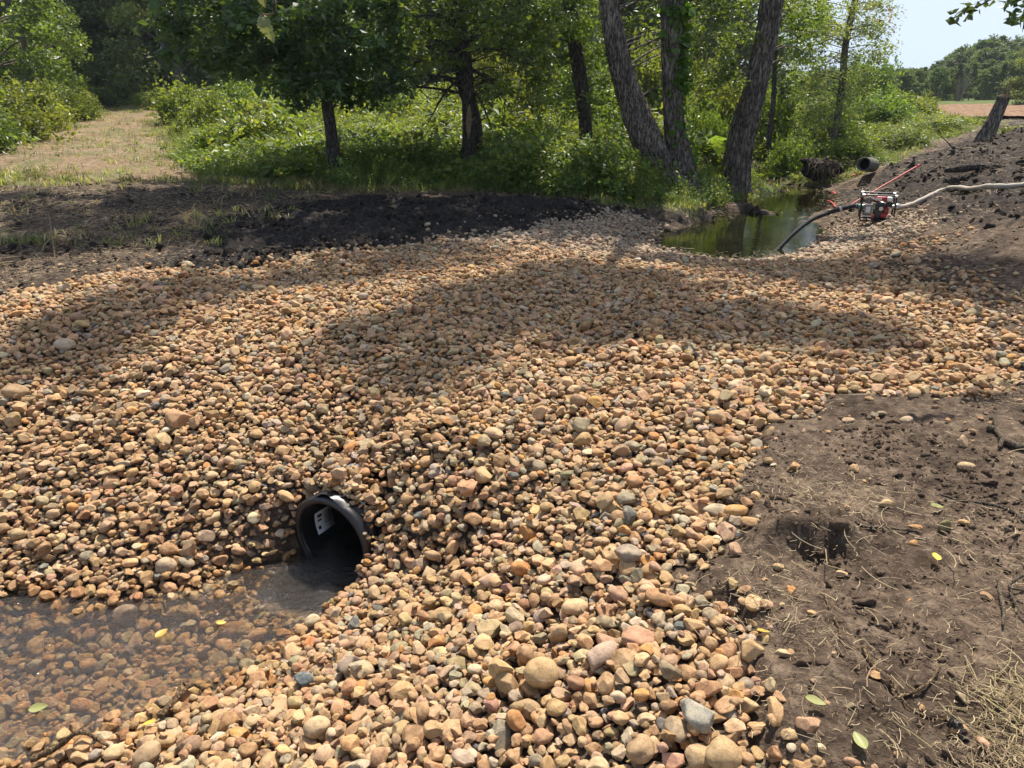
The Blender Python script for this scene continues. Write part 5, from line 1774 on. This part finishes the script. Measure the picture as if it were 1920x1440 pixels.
def spots(n, x0, x1, y0, y1, dens, rg, ypow=1.0, lift=0.0):
    X = rg.uniform(-1, 1, n); Y = y0 + (y1 - y0) * rg.random(n) ** ypow
    # a wedge that widens with distance
    X = np.where(X < 0, -X * (x0 - .75 * Y), X * (x1 + .75 * Y))
    gv, md, gs, tk = masks(X, Y)
    p = dens(X, Y, gv, md, gs, tk)
    ok = rg.random(n) < p
    X, Y, gv, md, gs = X[ok], Y[ok], gv[ok], md[ok], gs[ok]
    Z = ground_h(X, Y, gv, md, gs) + lift
    return np.stack([X, Y, Z], -1)
def rz(n, rg, tilt=.12):
    return np.stack([rg.normal(0, tilt, n), rg.normal(0, tilt, n), rg.uniform(0, 6.28, n)], -1)

rg = np.random.default_rng(5)
TALL = hits((385, 330), (620, 352), (860, 356), (960, 366), (1130, 372), (1290, 398), (1330, 405), (1440, 385), (1462, 352), (1500, 338), (1588, 336), (1640, 316), (1700, 288), (1790, 262), (1850, 246), (1990, 200)) + [(70, 60), (70, 75), (-20, 75), (-20, 46)] + hits((330, 225), (335, 250), (330, 290))
LEFTW = hits((-500, 330), (0, 246), (120, 225), (165, 214)) + [(-26, 60), (-60, 50), (-30, 15)]
def near_water(X, Y):
    return ((base_h(X, Y) > POND_Z + .04) | (Y < 8)).astype(float)
shade_line = lambda X, Y: sstep(-1, 1, Y - 17.5)  # picks paler plants past it, putting the meadow's sunlight into their colour
# long grass, shaded front band and sunny meadow
EXC = [CULV[:2], CULV[:2] - (.3, .8), CULV[:2] - (.5, 1.5), ROOTB[:2] - (0, .5)]
def clear_of(X, Y):
    r = np.ones_like(X)
    for e in tb.values(): r = r * (np.hypot(X - e[0], Y - e[1] + .25) > .5)
    r = r * (1 - ((X / Y > .51) & (Y > 31)))
    for e in EXC: r = r * (np.hypot(X - e[0], Y - e[1] + .2) > .6)
    return r
p = spots(60000, 0, 0, 12.5, 46, lambda X, Y, gv, md, gs, tk: gs * sstep(-.15, .25, sdist(X, Y, TALL)) * near_water(X, Y) * clear_of(X, Y) * .7, rg, 1.5)
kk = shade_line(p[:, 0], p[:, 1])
sc0 = rg.uniform(.45, 1.15, len(p)) * np.interp(seg_dist(p[:, 0], p[:, 1], TALL), [0, .5, 1.6], [.35, .5, 1.0]) * np.where(p[:, 0] > 6, np.where(p[:, 0] / p[:, 1] > .43, .35, .55), 1) * np.where((p[:, 0] > 2) & (p[:, 1] < 17), .55, 1)
mlist = [blades(601, 26, .62, .10, .014), blades(602, 22, .5, .12, .013, .7), blades(603, 26, .55, .12, .015, .5, 'grass_bright'), blades(604, 22, .6, .12, .014, .6, 'grass_bright')]
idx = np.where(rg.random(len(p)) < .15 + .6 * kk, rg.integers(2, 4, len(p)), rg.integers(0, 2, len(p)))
print('tall grass', len(p))
scatter('long_grass', 'long green grass growing under and behind the trees', p, rz(len(p), rg), sc0, idx, mlist)
# leafy weeds
p = spots(52000, 0, 0, 12.3, 44, lambda X, Y, gv, md, gs, tk: (gs * clear_of(X, Y) * np.maximum(sstep(-.35, .1, sdist(X, Y, TALL)), .0) * near_water(X, Y)) * (.25 + .75 * sstep(-.2, .3, fbm(X * .5, Y * .5, seed=71))) + .9 * sstep(0, .8, sdist(X, Y, LEFTW)) * gs, rg, 1.4)
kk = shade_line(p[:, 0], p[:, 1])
sc0 = rg.uniform(.4, 1.35, len(p)) * (1 + .75 * sstep(-.1, .6, fbm(p[:, 0] * .6, p[:, 1] * .6, seed=72)) * (p[:, 0] < 6)) * np.interp(seg_dist(p[:, 0], p[:, 1], TALL), [0, .5, 1.6], [.4, .55, 1.0]) * np.where((p[:, 0] > 2) & (p[:, 1] < 17), .6, 1) * np.where(p[:, 0] / p[:, 1] > .43, .6, 1)
mlist = [weed(701, .5, 60, .075, 'leaf_mid'), weed(702, .65, 80, .06, 'leaf_mid'), weed(703, .5, 70, .08, 'leaf_light'), weed(704, .7, 90, .06, 'leaf_light'), weed(705, .45, 36, .14, 'leaf_mid'), weed(706, .5, 34, .15, 'leaf_light')]
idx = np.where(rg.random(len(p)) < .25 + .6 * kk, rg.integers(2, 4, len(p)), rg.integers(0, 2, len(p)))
idx = np.where(fbm(p[:, 0] * .8, p[:, 1] * .8, seed=74) > .35, np.where(idx > 1, 5, 4), idx)
print('weeds', len(p))
scatter('weeds', 'leafy green weeds and brambles filling the ground under the trees', p, rz(len(p), rg), sc0, idx, mlist)
# cropped grass of the clearing and the track
p = spots(90000, 0, 0, 8.5, 46, lambda X, Y, gv, md, gs, tk: np.where(sdist(X, Y, TALL) < .1, 1, .25) * (np.maximum(gs, .02 * sstep(-.2, .3, sdist(X, Y, LITTER))) * (1 - .92 * tk) * (.35 + .65 * sstep(-.3, .3, fbm(X * .9, Y * .9, seed=73)))) * (X < 14), rg, 1.8)
mlist = [blades(611, 12, .12, .06, .012, .8, 'grass_long'), blades(612, 12, .11, .07, .012, 1.0, 'grass_dry'), blades(613, 12, .12, .06, .012, .8, 'grass_bright'), blades(614, 12, .10, .07, .012, 1.1, 'grass_dry')]
print('short grass', len(p))
scatter('short_grass', 'cropped green and straw coloured grass of the clearing', p, rz(len(p), rg), rg.uniform(.6, 1.5, len(p)), rg.integers(0, 4, len(p)), mlist)
# litter of dry straw on dirt, mud and track
p = spots(100000, -.8, 1.8, 1.2, 40, lambda X, Y, gv, md, gs, tk: np.where(Y < 8, 1.0, .8) * np.clip((1 - gv) * (1 - gs) * (1 - .78 * md) * (.10 + .62 * sstep(0, .6, fbm(X * 1.4, Y * 1.4, seed=79)) + 1.2 * sstep(-.3, .3, sdist(X, Y, LITTER))) + .45 * tk + .12 * gs + .006 * gv, 0, 1), rg, 2.6, .004)
mlist = [straw_bits(801 + q, 6, .055, .0026) for q in range(4)] + [straw_bits(811, 2, .17, .0036, lift=.02), straw_bits(812, 12, .028, .003)]
print('straw', len(p))
near = np.hypot(p[:, 0], p[:, 1])
scatter('straw_litter', 'dry straw and stalks strewn over the dirt', p, rz(len(p), rg, .05), np.clip(near / 9, .75, 2.2) * rg.uniform(.6, 1.2, len(p)), rg.choice(6, len(p), p=[.2, .2, .15, .15, .07, .23]), mlist)
p = spots(2600, -.5, .6, 1.2, 6.5, lambda X, Y, gv, md, gs, tk: (1 - gv) * sstep(.2, .6, fbm(X * .9 + 5, Y * .9, seed=83)), rg, 1.0, .004)
# the patch of dead grass in the near right corner
CORNER = hits((1800, 1340), (1860, 1270), (1960, 1230), (2100, 1300), (2050, 1600), (1800, 1600), (1760, 1420))
n_ = 520
q = rg.uniform(np.array(CORNER).min(0), np.array(CORNER).max(0), (n_, 2))
k_ = rg.random(n_) < sstep(-.02, .18, sdist(q[:, 0], q[:, 1], CORNER) + .06 * fbm(q[:, 0] * 6, q[:, 1] * 6, seed=4)) * .55
q = q[k_]
pc = np.column_stack([q, ground_h(q[:, 0], q[:, 1]) + .003])
scatter('dead_grass', 'matted dead grass in the near right corner', pc, rz(len(pc), rg, .15), rg.uniform(.6, 1.2, len(pc)), rg.integers(0, 3, len(pc)),
        [blades(621, 7, .07, .03, .0032, 1.8, 'grass_dry'), straw_bits(822, 4, .14, .003, 'grass_dry', .03), straw_bits(823, 6, .09, .0026, 'straw', .02)])
# clods
for nm, lab, mt, f_, n_ in (('dirt_crumbs', 'brown crumbs and clods of broken dirt', 'dirt_clod', lambda X, Y, gv, md, gs, tk: (1 - gv) * (1 - gs) * (1 - md) * (.06 + .94 * sstep(.1, .6, fbm(X * 2, Y * 2, seed=85))), 150000),
                            ('mud_clods', 'black clods of churned mud', 'peat', lambda X, Y, gv, md, gs, tk: (1 - gv) * np.clip(md * 1.2, 0, 1) * (.15 + .85 * sstep(-.1, .4, fbm(X * 1.7, Y * 1.7, seed=87))), 60000)):
    if mt == 'dirt_clod': M[mt] = plain('dirt_clod', (0.09, 0.063, 0.044), 0.95, 0, 0.35, 4, 0.1, 0.5)
    p = spots(int(n_ * 1.5), -.8, 1.8, 1.2, 22, f_, rg, 1.7, .0)
    ms_ = []
    for q in range(6):
        V_, F_, _ = stone_shape(920 + q, 1, ICO3)
        V_ = V_ * (1 + .25 * fbm(V_[:, 0] * 2.5 + q, V_[:, 1] * 2.5, V_[:, 2] * 2.5, seed=q)[:, None])
        ms_.append(mesh_np('clod', V_, F_, M[mt], True))
    s_ = np.clip(rg.lognormal(math.log(.0065 if mt == 'dirt_clod' else .020), .65, len(p)), .003, .075)
    print(nm, len(p))
    scatter(nm, lab, p, rz(len(p), rg, .6), s_, rg.integers(0, 6, len(p)), ms_)

# ---------------------------------------------------------------- sticks and leaves that can be told apart
def stick(name, pts, r0, r1, lab, mat='wood_grey', lift=.012, cat='stick', forks=(), n=8):
    P3 = []
    for q in pts:
        p_ = hit(q[0], q[1]); z_ = Hat(p_[0], p_[1])
        P3.append((p_[0], p_[1], z_ + lift + (q[2] if len(q) > 2 else 0)))
    P3 = np.array(P3); o0 = P3[0].copy()
    s_ = spline(P3 - o0, 8)
    rr = np.linspace(r0, r1, len(s_)) * (1 + .15 * np.sin(np.arange(len(s_)) * 1.3))
    mb = MB(); mb.tube(s_, rr, n)
    for fk in forks:
        F3 = []
        for q in fk:
            p_ = hit(q[0], q[1]); F3.append((p_[0], p_[1], Hat(p_[0], p_[1]) + lift + (q[2] if len(q) > 2 else 0)))
        f_ = spline(np.array(F3) - o0, 6)
        mb.tube(f_, np.linspace((r0 + r1) * .35, r1 * .6, len(f_)), n)
    o = mb.build(name, M[mat], None, True, o0)
    return tag(o, lab, cat)
stick('driftwood', [(300, 1350), (330, 1326), (362, 1302), (385, 1296)], .015, .007, 'split tan driftwood stick on the pebbles right of the stream', 'wood_brown', .028, n=5, forks=[[(330, 1326), (345, 1304), (352, 1298)]])
stick('driftwood', [(60, 1428), (110, 1416), (160, 1406), (205, 1402)], .014, .007, 'dark bark strip lying low in the pebbles at the bottom left', 'wood_brown', .028, n=5)
stick('branch', [(1852, 806), (1868, 812), (1880, 828), (1905, 846), (1935, 852)], .016, .016, 'knobbly grey branch lying on the dirt at the right edge', 'wood_grey', .02, forks=[[(1868, 812), (1862, 800), (1856, 792)], [(1880, 828), (1876, 836), (1874, 842)]])
stick('branch', [(1760, 930), (1800, 938), (1850, 944), (1890, 958), (1925, 985)], .005, .007, 'long thin dark twig lying across the dirt on the right', 'bark_dark', .012)
stick('branch', [(1560, 988), (1620, 992), (1700, 996), (1730, 1004)], .006, .003, 'straight dark twig in the dirt right of the broken peat lump', 'bark_dark', .012)
stick('branch', [(1868, 1096), (1874, 1120), (1880, 1150), (1879, 1178)], .007, .004, 'bent pale twig standing near the right edge of the dirt', 'wood_grey', .02)
stick('branch', [(1930, 1090, .03), (1905, 1105, .03), (1888, 1116, .01), (1915, 1128, .02)], .007, .004, 'forked pale twig at the right edge of the dirt', 'wood_grey', .02, forks=[[(1888, 1116), (1912, 1150), (1935, 1165)]])
stick('root', [(1618, 1216), (1640, 1250), (1668, 1280), (1690, 1300), (1720, 1296), (1745, 1280), (1760, 1252)], .008, .003, 'long curved pale root with a looping end on the dirt', 'wood_brown', .014, forks=[[(1668, 1280), (1700, 1322), (1740, 1345), (1800, 1352)], [(1680, 1290), (1670, 1312)]])
stick('root', [(1545, 1120), (1558, 1150), (1572, 1182), (1574, 1204)], .005, .002, 'short dry root on the dirt left of the long curved one', 'wood_brown', .012, forks=[[(1558, 1150), (1550, 1176)]])
stick('bark_chip', [(1778, 1368), (1795, 1380), (1808, 1392)], .016, .012, 'dark flat piece of wood near the bottom right corner', 'bark_dark', .004)
stick('dry_stalk', [(103, 485, 0), (103, 470, .12), (102, 450, .25)], .008, .005, 'short dry stalk standing in the mud at the left', 'straw' if False else 'wood_raw', .0)
stick('fallen_branch', [(490, 340, .02), (560, 330, .05), (640, 322, .15), (700, 300, .3)], .012, .004, 'thin dry fallen branch at the edge of the shaded grass', 'wood_grey', .05)
stick('dead_bush_stem', [(952, 352, 0), (950, 320, .15), (946, 290, .35), (940, 262, .55)], .014, .005, 'bare pale branching stem in the shade right of the scarred trunk', 'wood_grey', .0,
      forks=[[(950, 320, .15), (930, 300, .3), (922, 285, .4)], [(946, 290, .35), (960, 275, .5), (975, 262, .6)], [(950, 320, .15), (968, 305, .3), (985, 300, .4)], [(948, 305, .25), (935, 280, .45), (926, 270, .5)]])

def one_leaf(name, loc, size, rot, mat, lab, width=.6, curl=.25, stem=True, cat='leaf', lobes=0.0):
    n = 9
    V, Fq = [], []
    for k in range(n + 1):
        t = k / n
        wv = width * .5 * math.sin(math.pi * min(1, t ** .8)) ** .8 * (1 + lobes * math.sin(t * 22)) + .004
        for s_ in (-1, -.5, 0, .5, 1):
            V.append((t - .5, s_ * wv, curl * (s_ * s_ * .35 * wv / .3 + .5 * (t - .5) ** 2)))
    V = np.array(V) * size
    i = np.arange(n)[:, None] * 5; j = np.arange(4)[None]
    Q = np.stack([i + j, i + j + 1, i + 6 + j, i + 5 + j], -1).reshape(-1, 4)
    rr = np.full(len(Q), .6)
    t = thing(name, lab, cat, loc); t.rotation_euler = rot
    me = mesh_np('blade', V, Q, M[mat], True, [('rnd', 'FACE', 'FLOAT', rr)])
    link('blade', me, t)
    if stem:
        mb = MB(); mb.tube(spline([(-.5 * size, 0, curl * .12 * size), (-.75 * size, .02 * size, .02 * size), (-1.0 * size, .08 * size, .05 * size)], 4), .018 * size, 5)
        mb.build('stalk', M['wood_raw'], t, True)
    return t
for px, py, sz, rz_, mt, lab, dz in ((1752, 1057, .06, 1.2, 'leaf_yellow', 'bright yellow fallen leaf on the dirt', .02), (1755, 958, .065, .2, 'leaf_pale', 'pale green curled leaf on the dirt above the yellow one', .02),
                                 (1430, 1196, .05, .1, 'leaf_yellow', 'orange yellow leaf on the dirt beside the blocky stone', .012), (303, 1188, .07, 1.1, 'leaf_yellow', 'yellow leaf floating in the middle of the stream', 0),
                                 (415, 1168, .05, .5, 'leaf_yellow', 'yellow leaf stuck beside the wet brown cobble', 0), (72, 1328, .075, .3, 'leaf_pale', 'pale yellowish leaf at the left bottom of the stream', 0),
                                 (284, 1372, .06, .1, 'leaf_yellow', 'yellow leaf on the pebbles below the stream', .03), (1526, 1330, .06, -.3, 'leaf_pale', 'curled pale leaf arching beside the reddish stones on the dirt', .03),
                                 (1608, 1408, .06, 1.7, 'leaf_pale', 'grey green narrow leaf at the bottom of the dirt', .02), (1728, 420, .10, .3, 'leaf_pale', 'bright green leaf on the stones below the pump hose', .03)):
    p_ = hit(px, py); z_ = Hat(p_[0], p_[1]) + dz
    if dz == 0: p_ = wz(px, py, STREAM_Z + .012); z_ = STREAM_Z + .014
    one_leaf('fallen_leaf', (p_[0], p_[1], z_), sz, (rg.normal(0, .15), rg.normal(0, .15), rz_), mt, lab, .55)

# leaf hanging close to the camera from a twig above the frame
q_ = wt(498, 54, 1.15)
top_ = wt(516, -70, 1.15)
hl = thing('hanging_leaf', 'yellow green leaf hanging on its thin stalk close to the camera at the top', 'leaf', q_)
n = 30; V = []
for k in range(n + 1):
    t = k / n
    wv = .5 * (.10 + .95 * math.sin(math.pi * t ** .62) ** .9) * (1 + .16 * math.sin(k * 1.9) + .07 * math.sin(k * .9)) * (.62 if t > .9 else 1)
    for s_ in (-1, -.5, 0, .5, 1):
        V.append((s_ * wv * .020, .008 * s_ * s_ - .006 * math.sin(t * 5), (.5 - t) * .040))
V = np.array(V); i = np.arange(n)[:, None] * 5; j = np.arange(4)[None]
Q = np.stack([i + j, i + j + 1, i + 6 + j, i + 5 + j], -1).reshape(-1, 4)
a = -.35; V = V @ np.array(((math.cos(a), 0, math.sin(a)), (0, 1, 0), (-math.sin(a), 0, math.cos(a)))).T
link('blade', mesh_np('blade', V, Q, M['leaf_hang'], True, [('rnd', 'FACE', 'FLOAT', np.full(len(Q), .5))]), hl)
s0 = V[2]
mb = MB(); mb.tube(spline([s0, wt(515, 22, 1.15) - q_, wt(514, -15, 1.15) - q_, top_ - q_], 6), .0017, 6)
mb.build('stalk', M['wood_brown'], hl, True)
me2 = hl.children[0].data
q2 = wt(490, -12, 1.18)
h2 = thing('hanging_leaf', 'tip of a second hanging leaf just entering at the top edge', 'leaf', q2)
link('blade', me2, h2); h2.rotation_euler = (0, 0, .5)
mb = MB(); mb.tube(spline([np.array(V[2]), wt(505, -50, 1.16) - q2, top_ - q2], 6), .0015, 6)
mb.build('stalk', M['wood_brown'], h2, True)
# overhanging branch with dark leaves, top right
def overhang(name, lab, pts, dist, nleaf, size, mat, seed):
    rg = np.random.default_rng(seed)
    P3 = np.array([wt(x, y, dist) for x, y in pts]); o0 = P3[0]
    t = thing(name, lab, 'branch', o0)
    s_ = spline(P3 - o0, 8)
    mb = MB(); mb.tube(s_, np.linspace(.008, .0015, len(s_)), 6); mb.build('twig', M['bark_dark'], t, True)
    C = []
    for x, y, r_ in nleaf:
        c_ = wt(x, y, dist) - o0
        C.append(c_ + rg.normal(0, 1, (int(r_ * 1.1), 3)) * r_ * dist / F * .42)
    C = np.concatenate(C)
    link('foliage', leaf_mesh('foliage', C, size, M[mat], rg, None, up=.2, droop=.3), t)
overhang('overhanging_twig', 'thin twig with small dark leaves reaching into the sky at the top right', [(1990, -60), (1900, -25), (1855, 0), (1830, 14), (1800, 22), (1788, 34)], 4.2, [(1793, 31, 14), (1828, 12, 12), (1850, -2, 12), (1812, 21, 5)], .045, 'leaf_dark', 3)
overhang('overhanging_twig', 'drooping dark leafy twig in the top right corner', [(2000, -70), (1950, -30), (1925, 5), (1920, 40), (1917, 60)], 4.4, [(1905, 14, 22), (1916, 34, 18), (1890, 4, 12), (1900, -12, 16)], .05, 'leaf_dark', 4)

# ---------------------------------------------------------------- summer haze
hm = D.materials.new('haze'); hm.use_nodes = True
t_ = hm.node_tree
for n_ in list(t_.nodes): t_.nodes.remove(n_)
ho = t_.nodes.new('ShaderNodeOutputMaterial'); pv = t_.nodes.new('ShaderNodeVolumePrincipled')
pv.inputs['Color'].default_value = (0.86, 0.92, 1.0, 1); pv.inputs['Density'].default_value = 0.00032; pv.inputs['Anisotropy'].default_value = 0.0
t_.links.new(pv.outputs[0], ho.inputs['Volume'])
bm = bmesh.new(); bmesh.ops.create_cube(bm, size=1)
me = D.meshes.new('haze'); bm.to_mesh(me); bm.free(); me.materials.append(hm)
o = link('haze', me, None, (0, 0, 14.0)); o.scale = (900, 900, 38)
tag(o, 'faint summer haze in the air', kind='stuff')
